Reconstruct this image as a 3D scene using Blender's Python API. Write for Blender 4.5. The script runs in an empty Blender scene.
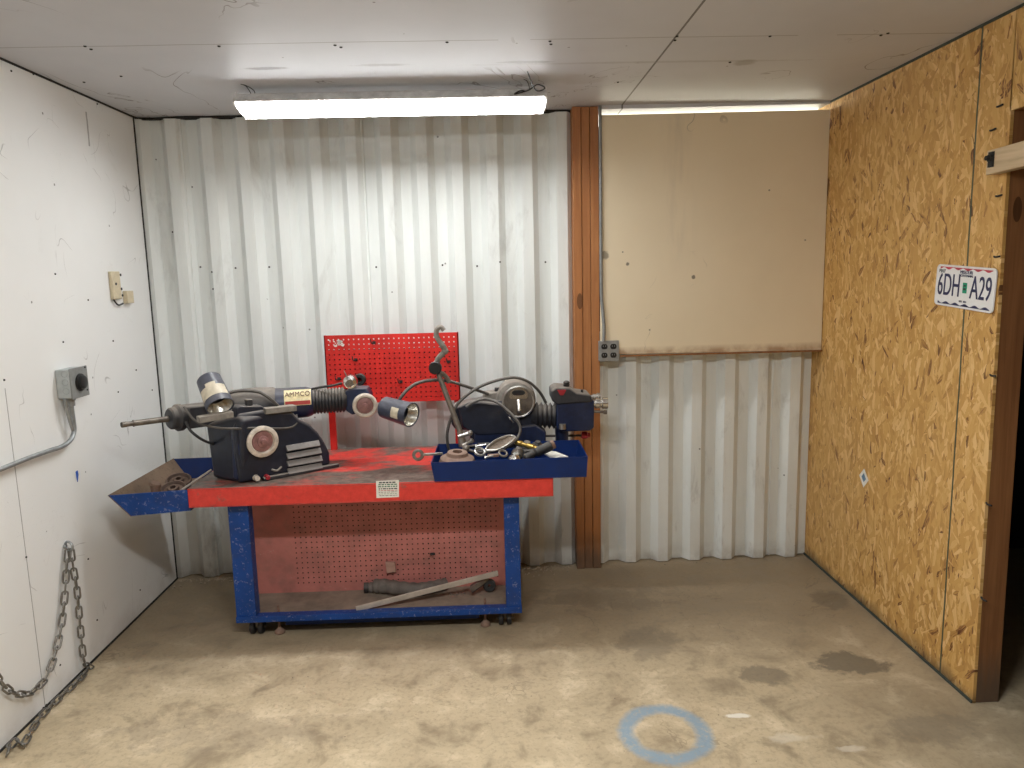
import bpy, bmesh, math, random
from mathutils import Vector, Matrix
random.seed(7)
V = Vector
S = bpy.context.scene
COL = S.collection
OFF = {}
TEXTS = []

# ------------------------------------------------------------------ camera
YAW, PITCH, ROLL, FPX, CAMZ = 0.0270250, 0.1484465, -0.0238221, 740.23, 1.61822639
cy, sy, cp, sp = math.cos(YAW), math.sin(YAW), math.cos(PITCH), math.sin(PITCH)
FWD = V((sy * cp, cy * cp, -sp)); R0 = V((cy, -sy, 0)); U0 = R0.cross(FWD)
RGT = math.cos(ROLL) * R0 + math.sin(ROLL) * U0
UPV = -math.sin(ROLL) * R0 + math.cos(ROLL) * U0
CAM = V((0, 0, CAMZ))
cd = bpy.data.cameras.new('camera'); co = bpy.data.objects.new('camera', cd); COL.objects.link(co)
cd.sensor_width = 36; cd.sensor_fit = 'HORIZONTAL'; cd.lens = FPX / 1024 * 36; cd.clip_start = 0.05
co.matrix_world = Matrix(((RGT.x, UPV.x, -FWD.x, 0), (RGT.y, UPV.y, -FWD.y, 0), (RGT.z, UPV.z, -FWD.z, CAMZ), (0, 0, 0, 1)))
S.camera = co
XL, XR, YB, H = -1.761, 1.748, 3.913, 2.44

def ray(x, y): return FWD + (x - 512) / FPX * RGT - (y - 384) / FPX * UPV
def P(x, y, Y):                     # point of the place seen at photo position x, y at depth Y
    d = ray(x, y); return CAM + d * (Y / d.y)
def PX(x, y, X):
    d = ray(x, y); return CAM + d * (X / d.x)
def PZ(x, y, Z):
    d = ray(x, y); return CAM + d * ((Z - CAMZ) / d.z)
def PN(x, y, p0, n):
    d = ray(x, y); return CAM + d * ((p0 - CAM).dot(n) / d.dot(n))

# ------------------------------------------------------------------ mesh builder
def basis(ax):
    ax = V(ax).normalized()
    t = V((0, 0, 1)) if abs(ax.z) < .9 else V((1, 0, 0))
    u = ax.cross(t).normalized(); return u, ax.cross(u).normalized(), ax
def smooth_path(pts, k=6, closed=False):
    pts = [V(p) for p in pts]; n = len(pts); out = []
    rng = n if closed else n - 1
    for i in range(rng):
        if closed: p0, p1, p2, p3 = pts[i - 1], pts[i], pts[(i + 1) % n], pts[(i + 2) % n]
        else: p0, p1, p2, p3 = pts[max(i - 1, 0)], pts[i], pts[i + 1], pts[min(i + 2, n - 1)]
        for j in range(k):
            t = j / k
            out.append(.5 * ((2 * p1) + (p2 - p0) * t + (2 * p0 - 5 * p1 + 4 * p2 - p3) * t * t + (3 * p1 - p0 - 3 * p2 + p3) * t ** 3))
    if not closed: out.append(pts[-1])
    return out
class MB:
    def __init__(s): s.v = []; s.f = []
    def add(s, vs, fs):
        o = len(s.v); s.v += [V(v) for v in vs]; s.f += [[i + o for i in f] for f in fs]; return s
    def hexa(s, p):
        return s.add(p, [(0, 1, 2, 3), (4, 5, 6, 7), (0, 1, 5, 4), (1, 2, 6, 5), (2, 3, 7, 6), (3, 0, 4, 7)])
    def bx(s, x0, x1, y0, y1, z0, z1):
        return s.hexa([(x0, y0, z0), (x1, y0, z0), (x1, y1, z0), (x0, y1, z0), (x0, y0, z1), (x1, y0, z1), (x1, y1, z1), (x0, y1, z1)])
    def obx(s, c, u, v, w):                # oriented box: centre and three half vectors
        c, u, v, w = V(c), V(u), V(v), V(w)
        return s.hexa([c - u - v - w, c + u - v - w, c + u + v - w, c - u + v - w, c - u - v + w, c + u - v + w, c + u + v + w, c - u + v + w])
    def prism(s, pts, d):
        n = len(pts); d = V(d)
        return s.add([V(p) for p in pts] + [V(p) + d for p in pts],
                     [list(range(n)), list(range(n, 2 * n))] + [(i, (i + 1) % n, n + (i + 1) % n, n + i) for i in range(n)])
    def lathe(s, o, ax, prof, n=24, closed=False, a0=0, a1=None):
        u, v, w = basis(ax); o = V(o); m = len(prof); full = a1 is None
        vs = []; k = n if full else n + 1
        for r, h in prof:
            for i in range(k):
                a = (2 * math.pi * i / n) if full else a0 + (a1 - a0) * i / n
                vs.append(o + w * h + u * (r * math.cos(a)) + v * (r * math.sin(a)))
        fs = []
        for j in range(m if closed else m - 1):
            j2 = (j + 1) % m
            for i in range(n):
                i2 = (i + 1) % k
                fs.append((j * k + i, j * k + i2, j2 * k + i2, j2 * k + i))
        if full and not closed:
            if prof[0][0] > 1e-5: fs.append(list(range(k)))
            if prof[-1][0] > 1e-5: fs.append(list(range((m - 1) * k, m * k)))
        return s.add(vs, fs)
    def cyl(s, a, b, r0, r1=None, n=20):
        a, b = V(a), V(b); L = (b - a).length
        return s.lathe(a, b - a, [(r0, 0), (r0 if r1 is None else r1, L)], n)
    def torus(s, c, ax, R, r, n=28, m=8):
        return s.lathe(c, ax, [(R + r * math.cos(2 * math.pi * i / m), r * math.sin(2 * math.pi * i / m)) for i in range(m)], n, True)
    def tube(s, pts, r, n=8, k=6, closed=False, flat=None):
        q = smooth_path(pts, k, closed) if k else [V(p) for p in pts]
        N = len(q); vs = []; pu = None
        for i in range(N):
            if closed: t = q[(i + 1) % N] - q[i - 1]
            else: t = q[min(i + 1, N - 1)] - q[max(i - 1, 0)]
            t = t.normalized()
            if pu is None: pu = basis(t)[0]
            pu = (pu - t * pu.dot(t)).normalized(); w = t.cross(pu)
            rr = r(i / (N - 1)) if callable(r) else r
            for j in range(n):
                a = 2 * math.pi * j / n
                vs.append(q[i] + pu * (rr * math.cos(a)) + w * (rr * math.sin(a)))
        fs = []
        for i in range(N if closed else N - 1):
            i2 = (i + 1) % N
            for j in range(n): fs.append((i * n + j, i * n + (j + 1) % n, i2 * n + (j + 1) % n, i2 * n + j))
        if not closed: fs += [list(range(n)), list(range((N - 1) * n, N * n))]
        return s.add(vs, fs)
    def ball(s, c, r, n=16, sq=(1, 1, 1)):
        m = MB().lathe((0, 0, 0), (0, 0, 1), [(r * math.sin(math.pi * i / (n // 2)) + 1e-6, -r * math.cos(math.pi * i / (n // 2))) for i in range(n // 2 + 1)], n)
        return s.add([V(c) + V((v.x * sq[0], v.y * sq[1], v.z * sq[2])) for v in m.v], m.f)
    def build(s, name, mat, parent=None, bev=0, seg=2, sharp=.6, loc=None, sub=0):
        if parent is not None: o_ = OFF[parent.name]
        else: o_ = V(loc) if loc is not None else V((0, 0, 0))
        me = bpy.data.meshes.new(name)
        me.from_pydata([v - o_ for v in s.v], [], s.f)
        b = bmesh.new(); b.from_mesh(me); bmesh.ops.recalc_face_normals(b, faces=b.faces); b.to_mesh(me); b.free()
        me.polygons.foreach_set('use_smooth', [True] * len(me.polygons))
        me.set_sharp_from_angle(angle=sharp)
        if mat: me.materials.append(mat)
        ob = bpy.data.objects.new(name, me); COL.objects.link(ob)
        OFF[ob.name] = o_
        if parent is not None: ob.parent = parent
        elif loc is not None: ob.location = o_
        if bev:
            m = ob.modifiers.new('bevel', 'BEVEL'); m.width = bev; m.segments = seg; m.limit_method = 'ANGLE'; m.angle_limit = .6
            m.harden_normals = False
        return ob
def root(name, label, cat, loc, group=None):
    o = bpy.data.objects.new(name, None); COL.objects.link(o); o.location = V(loc); OFF[o.name] = V(loc)
    o.empty_display_size = .05
    return tag(o, label, cat, group)
def tag(o, label, cat, group=None):
    o['label'] = label; o['category'] = cat
    if group: o['group'] = group
    return o
def struct(o): o['kind'] = 'structure'; return o
def text(name, body, pos, right, up, size, mat, parent, sx=1.0, ex=.0004, align='CENTER'):
    cu = bpy.data.curves.new(name, 'FONT'); cu.body = body; cu.size = size; cu.extrude = ex
    cu.align_x = align; cu.align_y = 'CENTER'
    cu.materials.append(mat)
    o = bpy.data.objects.new(name, cu); COL.objects.link(o)
    r = V(right).normalized(); u = V(up); u = (u - r * u.dot(r)).normalized(); n = r.cross(u); p = V(pos) - OFF[parent.name]
    o.parent = parent
    o.matrix_local = Matrix(((r.x * sx, u.x, n.x, p.x), (r.y * sx, u.y, n.y, p.y), (r.z * sx, u.z, n.z, p.z), (0, 0, 0, 1)))
    OFF[o.name] = OFF[parent.name]
    TEXTS.append(o)
    return o

# ------------------------------------------------------------------ materials
class MT:
    def __init__(s, name, rough=.6, metal=0, spec=.5):
        s.m = bpy.data.materials.new(name); s.m.use_nodes = True
        s.nt = s.m.node_tree; s.b = s.nt.nodes['Principled BSDF']
        s.b.inputs['Roughness'].default_value = rough; s.b.inputs['Metallic'].default_value = metal
        s.b.inputs['Specular IOR Level'].default_value = spec
        s.tc = s.nt.nodes.new('ShaderNodeTexCoord').outputs['Object']
    def put(s, sock, v):
        if isinstance(v, bpy.types.NodeSocket): s.nt.links.new(v, sock)
        elif isinstance(v, (tuple, list)) and len(v) == 3 and sock.type == 'RGBA': sock.default_value = (*v, 1)
        else: sock.default_value = v
    def math(s, op, a, b=0.0, c=None):
        n = s.nt.nodes.new('ShaderNodeMath'); n.operation = op; s.put(n.inputs[0], a); s.put(n.inputs[1], b)
        if c is not None: s.put(n.inputs[2], c)
        return n.outputs[0]
    def mix(s, f, a, b, blend='MIX'):
        n = s.nt.nodes.new('ShaderNodeMix'); n.data_type = 'RGBA'; n.blend_type = blend
        s.put(n.inputs[0], f); s.put(n.inputs[6], a); s.put(n.inputs[7], b); return n.outputs[2]
    def mapv(s, v=None, scale=(1, 1, 1), rot=(0, 0, 0), loc=(0, 0, 0)):
        n = s.nt.nodes.new('ShaderNodeMapping'); s.put(n.inputs[0], s.tc if v is None else v)
        n.inputs['Location'].default_value = loc; n.inputs['Rotation'].default_value = rot; n.inputs['Scale'].default_value = scale
        return n.outputs[0]
    def noise(s, scale=5, detail=4, rough=.55, v=None, dist=0, col=False):
        n = s.nt.nodes.new('ShaderNodeTexNoise'); s.put(n.inputs['Vector'], s.tc if v is None else v)
        n.inputs['Scale'].default_value = scale; n.inputs['Detail'].default_value = detail
        n.inputs['Roughness'].default_value = rough; n.inputs['Distortion'].default_value = dist
        return n.outputs['Color' if col else 'Fac']
    def voro(s, scale, v=None, feature='F1', out='Distance', rnd=1):
        n = s.nt.nodes.new('ShaderNodeTexVoronoi'); n.feature = feature; s.put(n.inputs['Vector'], s.tc if v is None else v)
        n.inputs['Scale'].default_value = scale; n.inputs['Randomness'].default_value = rnd
        return n.outputs[out]
    def ramp(s, f, a, b):
        n = s.nt.nodes.new('ShaderNodeMapRange'); n.clamp = True; s.put(n.inputs[0], f)
        n.inputs[1].default_value = a; n.inputs[2].default_value = b; return n.outputs[0]
    def cramp(s, f, stops):
        n = s.nt.nodes.new('ShaderNodeValToRGB'); s.put(n.inputs[0], f); e = n.color_ramp.elements
        for i, (p, c) in enumerate(stops):
            el = e[i] if i < 2 else e.new(p)
            el.position = p; el.color = (*c, 1)
        return n.outputs[0]
    def xyz(s, v=None):
        n = s.nt.nodes.new('ShaderNodeSeparateXYZ'); s.put(n.inputs[0], s.tc if v is None else v); return n.outputs
    def comb(s, x, y, z=0.0):
        n = s.nt.nodes.new('ShaderNodeCombineXYZ')
        for i, q in enumerate((x, y, z)): s.put(n.inputs[i], q)
        return n.outputs[0]
    def normz(s):
        g = s.nt.nodes.new('ShaderNodeNewGeometry'); return s.xyz(g.outputs['Normal'])[2]
    def col(s, c): s.put(s.b.inputs['Base Color'], c); return s
    def rough(s, c): s.put(s.b.inputs['Roughness'], c); return s
    def bump(s, h, strength=.3, dist=.002):
        n = s.nt.nodes.new('ShaderNodeBump'); n.inputs['Strength'].default_value = strength; n.inputs['Distance'].default_value = dist
        s.put(n.inputs['Height'], h); s.nt.links.new(n.outputs[0], s.b.inputs['Normal']); return s

def flat(name, c, rough=.5, metal=0, var=.25, sc=18):
    m = MT(name, rough, metal)
    f = m.noise(sc, 5, .6)
    m.col(m.mix(m.ramp(f, .3, .7), [x * (1 - var) for x in c], [min(1, x * (1 + var * .6)) for x in c])); return m.m
def dusty(name, c, dust=(.30, .26, .22), rough=.45, amount=.7, metal=0, wear=None):
    m = MT(name, rough, metal)
    n1 = m.noise(9, 6, .6); n2 = m.noise(40, 4, .6)
    base = m.mix(m.ramp(n2, .35, .7), [x * .75 for x in c], [x * 1.2 for x in c])
    if wear: base = m.mix(m.ramp(m.noise(28, 6, .7), .60, .66), base, wear)
    up = m.ramp(m.normz(), .1, .9)
    f = m.math('MULTIPLY', up, m.ramp(n1, .15, .6))
    f = m.math('ADD', m.math('MULTIPLY', f, amount), m.math('MULTIPLY', m.ramp(n1, .55, .85), .12))
    m.col(m.mix(f, base, dust)); m.rough(m.math('ADD', rough, m.math('MULTIPLY', f, .4))); return m.m

def mat_white_wall():
    m = MT('white_panel', .42, 0, .4)
    n = m.noise(1.1, 4, .6); y = m.xyz()
    c = m.mix(m.ramp(n, .3, .75), (.78, .79, .785), (.85, .86, .855))
    sm = m.ramp(m.noise(3.2, 7, .7, dist=.6), .63, .82)
    c = m.mix(m.math('MULTIPLY', sm, .22), c, (.36, .33, .29))
    # fine scuffs and scratches
    sc = m.ramp(m.noise(2.2, 3, .5, m.mapv(scale=(1, 5, 9), rot=(.5, 0, 0)), dist=1.2), .498, .502)
    sc = m.math('MULTIPLY', m.math('SUBTRACT', 1, m.math('ABSOLUTE', m.math('SUBTRACT', m.math('MULTIPLY', sc, 2), 1))), m.ramp(m.noise(1.6, 2, .5, m.mapv(loc=(3, 1, 2))), .58, .7))
    c = m.mix(m.math('MULTIPLY', sc, .5), c, (.2, .19, .18))
    for lo, rt, sc_, lim in (((1, 4, 2), .3, (1, 3.0, 5.0), .56), ((6, 2, 9), -.5, (1, 4.5, 2.5), .57), ((3, 8, 5), 1.1, (1, 7, 3), .58)):
        a_ = m.noise(1, 2, .5, m.mapv(scale=sc_, rot=(rt, 0, 0), loc=lo), dist=.5)
        a_ = m.math('LESS_THAN', m.math('ABSOLUTE', m.math('SUBTRACT', a_, .5)), .0028)
        a_ = m.math('MULTIPLY', a_, m.ramp(m.noise(3.1, 2, .5, m.mapv(loc=lo)), lim + .05, lim + .10))
        c = m.mix(m.math('MULTIPLY', a_, .45), c, (.16, .15, .14))
    # specks of black dirt
    sp_ = m.math('MULTIPLY', m.math('LESS_THAN', m.voro(7, out='Distance'), .035), m.math('GREATER_THAN', m.noise(2.5, 2), .5))
    c = m.mix(m.math('MULTIPLY', sp_, .75), c, (.05, .05, .05))
    # sheet joint
    s_ = m.math('LESS_THAN', m.math('ABSOLUTE', m.math('SUBTRACT', y[1], 2.70)), .0022)
    s_ = m.math('MULTIPLY', s_, m.math('LESS_THAN', y[2], 1.25))
    c = m.mix(m.math('MULTIPLY', s_, .7), c, (.12, .11, .1))
    a_, b_ = PX(86.5, 112, XL), PX(89, 146, XL)
    k_ = m.math('ABSOLUTE', m.math('SUBTRACT', m.math('ADD', y[1], m.math('MULTIPLY', m.math('SUBTRACT', m.noise(20, 2), .5), .012)), (a_.y + b_.y) / 2))
    k_ = m.math('MULTIPLY', m.math('LESS_THAN', k_, .006), m.math('MULTIPLY', m.math('LESS_THAN', y[2], a_.z), m.math('GREATER_THAN', y[2], b_.z)))
    c = m.mix(m.math('MULTIPLY', k_, .6), c, (.14, .13, .12))
    # grime along the floor
    g = m.math('MULTIPLY', m.ramp(y[2], .12, 0), m.ramp(m.noise(6, 5, .6), .4, .7))
    c = m.mix(m.math('MULTIPLY', g, .45), c, (.3, .25, .2))
    m.col(c); m.bump(m.noise(60, 3), .06, .001); return m.m
def mat_ceiling():
    m = MT('ceiling_panel', .52, 0, .3)
    y = m.xyz(); n = m.noise(1.6, 4, .6)
    c = m.mix(m.ramp(n, .3, .75), (.53, .54, .575), (.60, .61, .645))
    wob = m.math('MULTIPLY', m.math('SUBTRACT', m.noise(1.5, 3), .5), .02)
    s1 = m.math('LESS_THAN', m.math('ABSOLUTE', m.math('SUBTRACT', y[0], .69)), .0042)
    s2 = m.math('LESS_THAN', m.math('ABSOLUTE', m.math('SUBTRACT', m.math('ADD', y[1], wob), 2.785)), .0035)
    s2 = m.math('MULTIPLY', s2, m.math('GREATER_THAN', m.noise(1.4, 2, .5, m.mapv(loc=(5, 0, 0))), .42))
    c = m.mix(m.math('MULTIPLY', s2, .55), c, (.16, .14, .13))
    c = m.mix(m.math('MULTIPLY', s1, .85), c, (.07, .06, .06))
    # long smear parallel to the back wall, with two darker rubs
    def smear(x0, yy, lx, ly, k, cc, c):
        dx = m.math('DIVIDE', m.math('SUBTRACT', y[0], x0), lx); dy = m.math('DIVIDE', m.math('SUBTRACT', m.math('ADD', y[1], wob), yy), ly)
        d = m.math('ADD', m.math('MULTIPLY', dx, dx), m.math('MULTIPLY', dy, dy))
        d = m.math('ADD', d, m.math('MULTIPLY', m.math('SUBTRACT', m.noise(14, 5, .65), .5), 2.2))
        return m.mix(m.math('MULTIPLY', m.ramp(d, 1.1, .3), k), c, cc)
    c = smear(-.86, 3.1, .10, .022, .75, (.12, .11, .13), c)
    c = smear(-.40, 3.08, .12, .022, .45, (.2, .18, .2), c)
    c = smear(.17, 3.07, .12, .022, .6, (.15, .14, .15), c)
    c = smear(.65, 3.10, .75, .016, .35, (.3, .28, .28), c)
    c = smear(1.06, 3.13, .05, .05, .5, (.25, .22, .2), c)
    c = smear(.42, 3.35, .12, .10, .35, (.34, .31, .29), c)
    # hairline cracks near the joint
    cr = m.noise(1.8, 4, .55, m.mapv(scale=(1, .6, 1), rot=(0, 0, .7)), dist=.8)
    cr = m.math('MULTIPLY', m.math('LESS_THAN', m.math('ABSOLUTE', m.math('SUBTRACT', cr, .5)), .0028), m.ramp(m.noise(1.3, 2, .5, m.mapv(loc=(2.4, 0, 0))), .49, .56))
    c = m.mix(m.math('MULTIPLY', cr, .65), c, (.12, .1, .1))
    sp_ = m.math('MULTIPLY', m.math('LESS_THAN', m.voro(6), .03), m.math('GREATER_THAN', m.noise(3, 2), .48))
    c = m.mix(m.math('MULTIPLY', sp_, .7), c, (.08, .07, .06))
    m.col(c); return m.m
def mat_corr():
    m = MT('painted_corrugated_steel', .42, 0, .5)
    y = m.xyz()
    n = m.noise(1, 5, .6, m.mapv(scale=(9, 1, 1.2)))
    c = m.mix(m.ramp(n, .3, .75), (.68, .71, .695), (.80, .83, .815))
    low = m.ramp(y[2], 1.2, .0)
    yel = m.math('MULTIPLY', low, m.ramp(m.noise(2.2, 5, .6), .3, .75))
    c = m.mix(m.math('MULTIPLY', yel, .55), c, (.60, .57, .50))
    st = m.ramp(m.noise(5, 7, .68, m.mapv(scale=(1.6, 1, .55)), dist=.5), .57, .72)
    c = m.mix(m.math('MULTIPLY', st, m.math('ADD', .25, m.math('MULTIPLY', low, .35))), c, (.22, .20, .18))
    sp_ = m.math('MULTIPLY', m.math('LESS_THAN', m.voro(8), .04), m.math('GREATER_THAN', m.noise(4, 2), .5))
    c = m.mix(m.math('MULTIPLY', sp_, .75), c, (.06, .05, .05))
    g = m.math('MULTIPLY', m.ramp(y[2], .10, 0), m.ramp(m.noise(10, 5, .6), .35, .65))
    c = m.mix(m.math('MULTIPLY', g, .6), c, (.2, .16, .12))
    m.col(c); return m.m
def mat_cream():
    m = MT('cream_board', .6, 0, .3)
    y = m.xyz(); n = m.noise(1.2, 4, .6)
    c = m.mix(m.ramp(n, .3, .75), (.74, .635, .455), (.81, .705, .525))
    st = m.math('MULTIPLY', m.ramp(m.math('ABSOLUTE', m.math('SUBTRACT', y[0], .98)), .11, .02), m.ramp(m.noise(3, 5, .6, m.mapv(scale=(4, 1, .7))), .4, .7))
    st = m.math('MULTIPLY', st, m.ramp(y[2], 1.55, 1.8))
    c = m.mix(m.math('MULTIPLY', st, .28), c, (.36, .32, .27))
    cr = m.noise(2.2, 3, .5, m.mapv(loc=(1.3, 0, .4)), dist=.9)
    cr = m.math('MULTIPLY', m.math('LESS_THAN', m.math('ABSOLUTE', m.math('SUBTRACT', cr, .5)), .0018), m.ramp(m.noise(2.6, 2, .5, m.mapv(loc=(7, 0, 2))), .62, .68))
    c = m.mix(m.math('MULTIPLY', cr, .5), c, (.2, .17, .13))
    def spot(x, z, r, k, c):
        d = m.math('SQRT', m.math('ADD', m.math('POWER', m.math('SUBTRACT', y[0], x), 2), m.math('POWER', m.math('SUBTRACT', y[2], z), 2)))
        d = m.math('ADD', d, m.math('MULTIPLY', m.math('SUBTRACT', m.noise(60, 4), .5), r * .9))
        return m.mix(m.math('MULTIPLY', m.ramp(d, r, r * .6), k), c, (.1, .09, .07))
    for q, r, k in (((605, 255), .026, .6), ((628, 264), .010, .8), ((694, 277), .012, .8), ((623, 252), .005, .8), ((770, 190), .006, .7), ((650, 330), .005, .7), ((806, 240), .006, .6)):
        p = P(*q, 3.84); c = spot(p.x, p.z, r, k, c)
    e = m.math('MULTIPLY', m.ramp(y[2], 1.225, 1.195), m.ramp(m.noise(12, 4), .3, .6))
    c = m.mix(m.math('MULTIPLY', e, .7), c, (.30, .15, .07))
    m.col(c); return m.m
def mat_osb():
    m = MT('oriented_strand_board', .55, 0, .3)
    y = m.xyz(); base2 = m.comb(y[1], y[2], m.math('MULTIPLY', y[0], .0))
    wob = m.noise(9, 3, .6, base2, col=True)
    vv = m.nt.nodes.new('ShaderNodeMix'); vv.data_type = 'VECTOR'; vv.inputs[0].default_value = .022
    m.put(vv.inputs[4], base2); m.put(vv.inputs[5], wob); base = vv.outputs[1]
    best = None; val = None
    for k, (a, sx, sz, lo) in enumerate(((.05, 52, 12, (0, 0, 0)), (.38, 58, 14, (3, 1, 0)), (-.36, 50, 13, (1, 7, 0)), (.85, 64, 17, (9, 2, 0)), (-.8, 60, 17, (4, 5, 0)), (.2, 85, 20, (2, 2, 0)), (-.15, 75, 16, (6, 3, 0)))):
        r = m.mapv(base, rot=(0, 0, a), loc=lo)
        q = m.mapv(r, scale=(sx, sz, 1))
        cc = m.voro(1, q, out='Color'); n = m.nt.nodes.new('ShaderNodeSeparateColor'); m.put(n.inputs[0], cc)
        pr, vl = n.outputs[0], n.outputs[1]
        # grain along the flake
        g = m.noise(1, 3, .6, m.mapv(r, scale=(260, 14, 1)))
        vl = m.math('ADD', vl, m.math('MULTIPLY', m.math('SUBTRACT', g, .5), .35))
        if best is None: best, val = pr, vl
        else:
            f = m.math('GREATER_THAN', pr, best)
            val = m.math('ADD', m.math('MULTIPLY', vl, f), m.math('MULTIPLY', val, m.math('SUBTRACT', 1, f)))
            best = m.math('MAXIMUM', pr, best)
    c = m.cramp(val, [(0, (.10, .035, .015)), (.02, (.24, .10, .035)), (.05, (.44, .235, .066)), (.35, (.54, .305, .090)), (.7, (.60, .358, .116)), (1, (.74, .49, .215))])
    big = m.noise(1.3, 3)
    c = m.mix(m.math('MULTIPLY', m.ramp(big, .35, .7), .25), c, (.66, .42, .18))
    s_ = m.math('LESS_THAN', m.math('ABSOLUTE', m.math('SUBTRACT', m.math('ADD', y[1], m.math('MULTIPLY', m.math('SUBTRACT', m.noise(3, 3, .6, m.mapv(scale=(0, 0, 1))), .5), .012)), 2.69)), .0048)
    c = m.mix(m.math('MULTIPLY', s_, .9), c, (.035, .06, .045))
    g = m.math('MULTIPLY', m.ramp(m.math('ADD', y[2], m.math('MULTIPLY', m.math('SUBTRACT', m.noise(7, 5), .5), .12)), .06, 0), .7)
    c = m.mix(g, c, (.06, .045, .035))
    m.col(c); m.bump(val, .25, .0015); return m.m
def mat_floor():
    m = MT('worn_concrete', .72, 0, .3)
    y = m.xyz(); big = m.noise(1.4, 6, .62, dist=.3); med = m.noise(5.5, 7, .66, dist=.4); fine = m.noise(48, 5, .7); edge = m.noise(9, 6, .68, dist=.5)
    c = m.mix(m.ramp(big, .3, .72), (.43, .345, .225), (.62, .505, .335))
    c = m.mix(m.math('MULTIPLY', m.ramp(med, .52, .66), .62), c, (.24, .185, .12))
    c = m.mix(m.math('MULTIPLY', m.ramp(med, .47, .34), .6), c, (.75, .625, .44))
    c = m.mix(m.math('MULTIPLY', m.ramp(fine, .5, .7), .45), c, (.24, .185, .125))
    # darker brown towards the back, and again towards the right wall
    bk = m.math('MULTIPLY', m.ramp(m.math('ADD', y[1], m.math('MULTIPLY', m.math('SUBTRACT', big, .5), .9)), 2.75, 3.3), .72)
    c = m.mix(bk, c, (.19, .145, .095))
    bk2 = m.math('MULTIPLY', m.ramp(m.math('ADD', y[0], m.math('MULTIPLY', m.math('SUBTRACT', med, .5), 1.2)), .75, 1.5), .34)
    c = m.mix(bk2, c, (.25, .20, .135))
    # hairline cracks
    cr = m.noise(1.3, 5, .6, dist=1.0)
    cr = m.math('MULTIPLY', m.math('LESS_THAN', m.math('ABSOLUTE', m.math('SUBTRACT', cr, .5)), .0026), m.ramp(m.noise(1.3, 2, .5, m.mapv(loc=(4, 4, 0))), .5, .6))
    c = m.mix(m.math('MULTIPLY', cr, .32), c, (.14, .11, .08))
    def blob(x, yy, rx, ry, k, cc, c, rag=1.0, soft=.35):
        dx = m.math('DIVIDE', m.math('SUBTRACT', y[0], x), rx); dy = m.math('DIVIDE', m.math('SUBTRACT', y[1], yy), ry)
        d = m.math('SQRT', m.math('ADD', m.math('MULTIPLY', dx, dx), m.math('MULTIPLY', dy, dy)))
        d = m.math('ADD', d, m.math('MULTIPLY', m.math('SUBTRACT', edge, .5), rag * 2.4))
        return m.mix(m.math('MULTIPLY', m.ramp(d, 1.0, 1.0 - soft), k), c, cc)
    c = blob(1.44, 2.80, .16, .10, .72, (.135, .115, .085), c, .8, .25)
    c = blob(1.06, 2.74, .11, .085, .62, (.16, .135, .10), c, .8, .3)
    c = blob(.66, 3.02, .16, .16, .45, (.18, .15, .11), c, 1.2, .4)
    c = blob(1.62, 3.38, .10, .12, .55, (.14, .115, .085), c, .8, .3)
    c = blob(1.50, 2.35, .2, .1, .4, (.18, .155, .12), c, 1.2, .4)
    c = blob(-1.0, 2.50, .5, .12, .3, (.25, .2, .15), c, 1.8, .5)
    c = blob(.5, 3.5, .5, .14, .4, (.15, .12, .085), c, 1.6, .5)
    c = blob(.862, 2.470, .05, .016, .9, (.82, .78, .68), c, .7, .3)
    c = blob(1.02, 2.33, .10, .03, .45, (.70, .64, .52), c, 1.2, .5)
    c = blob(1.18, 2.26, .05, .02, .5, (.80, .74, .62), c, 1.2, .5)
    # sprayed pale blue ring
    dx = m.math('SUBTRACT', y[0], .576); dy = m.math('MULTIPLY', m.math('SUBTRACT', y[1], 2.387), .96)
    d = m.math('SQRT', m.math('ADD', m.math('MULTIPLY', dx, dx), m.math('MULTIPLY', dy, dy)))
    ring = m.math('ABSOLUTE', m.math('SUBTRACT', m.math('ADD', d, m.math('MULTIPLY', m.math('SUBTRACT', edge, .5), .05)), .138))
    ring = m.math('MULTIPLY', m.ramp(ring, .040, .012), m.ramp(fine, .22, .48))
    c = m.mix(m.math('MULTIPLY', ring, .85), c, (.24, .35, .45))
    m.col(c); m.bump(m.math('ADD', fine, m.math('MULTIPLY', med, 1.5)), .22, .004)
    m.rough(m.ramp(med, .9, .2)); return m.m
def mat_wood(name, a, b, sc=(26, 26, 1.6), knots=True):
    m = MT(name, .5, 0, .35)
    g = m.noise(1, 6, .6, m.mapv(scale=sc), dist=.9)
    c = m.mix(m.ramp(g, .3, .7), a, b)
    g2 = m.noise(1, 4, .6, m.mapv(scale=(sc[0] * 4, sc[1] * 4, sc[2] * 1.5)))
    c = m.mix(m.math('MULTIPLY', m.ramp(g2, .5, .75), .35), c, [x * .5 for x in a])
    if knots:
        k = m.math('LESS_THAN', m.voro(1, m.mapv(scale=(7, 7, 2.6))), .11)
        c = m.mix(m.math('MULTIPLY', k, .75), c, [x * .25 for x in a])
    y = m.xyz()
    f = m.math('MULTIPLY', m.ramp(m.math('ADD', y[2], m.math('MULTIPLY', m.math('SUBTRACT', g2, .5), .2)), .22, .06), .8)
    c = m.mix(f, c, (.10, .075, .055)) if knots else c
    m.col(c); m.bump(g, .12, .001); return m.m
def mat_paint(name, c, chip=(.35, .36, .42), lo=.60, rough=.42, grime=(.08, .07, .06), gk=.4):
    m = MT(name, rough, 0, .3)
    n = m.noise(7, 5, .6); base = m.mix(m.ramp(n, .3, .7), [x * .8 for x in c], [min(1, x * 1.15) for x in c])
    ch = m.ramp(m.noise(55, 6, .75, dist=.2), lo, lo + .06)
    base = m.mix(m.math('MULTIPLY', ch, .7), base, chip)
    base = m.mix(m.math('MULTIPLY', m.ramp(m.noise(11, 6, .65), .5, .75), gk), base, grime)
    m.col(base); return m.m
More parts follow.
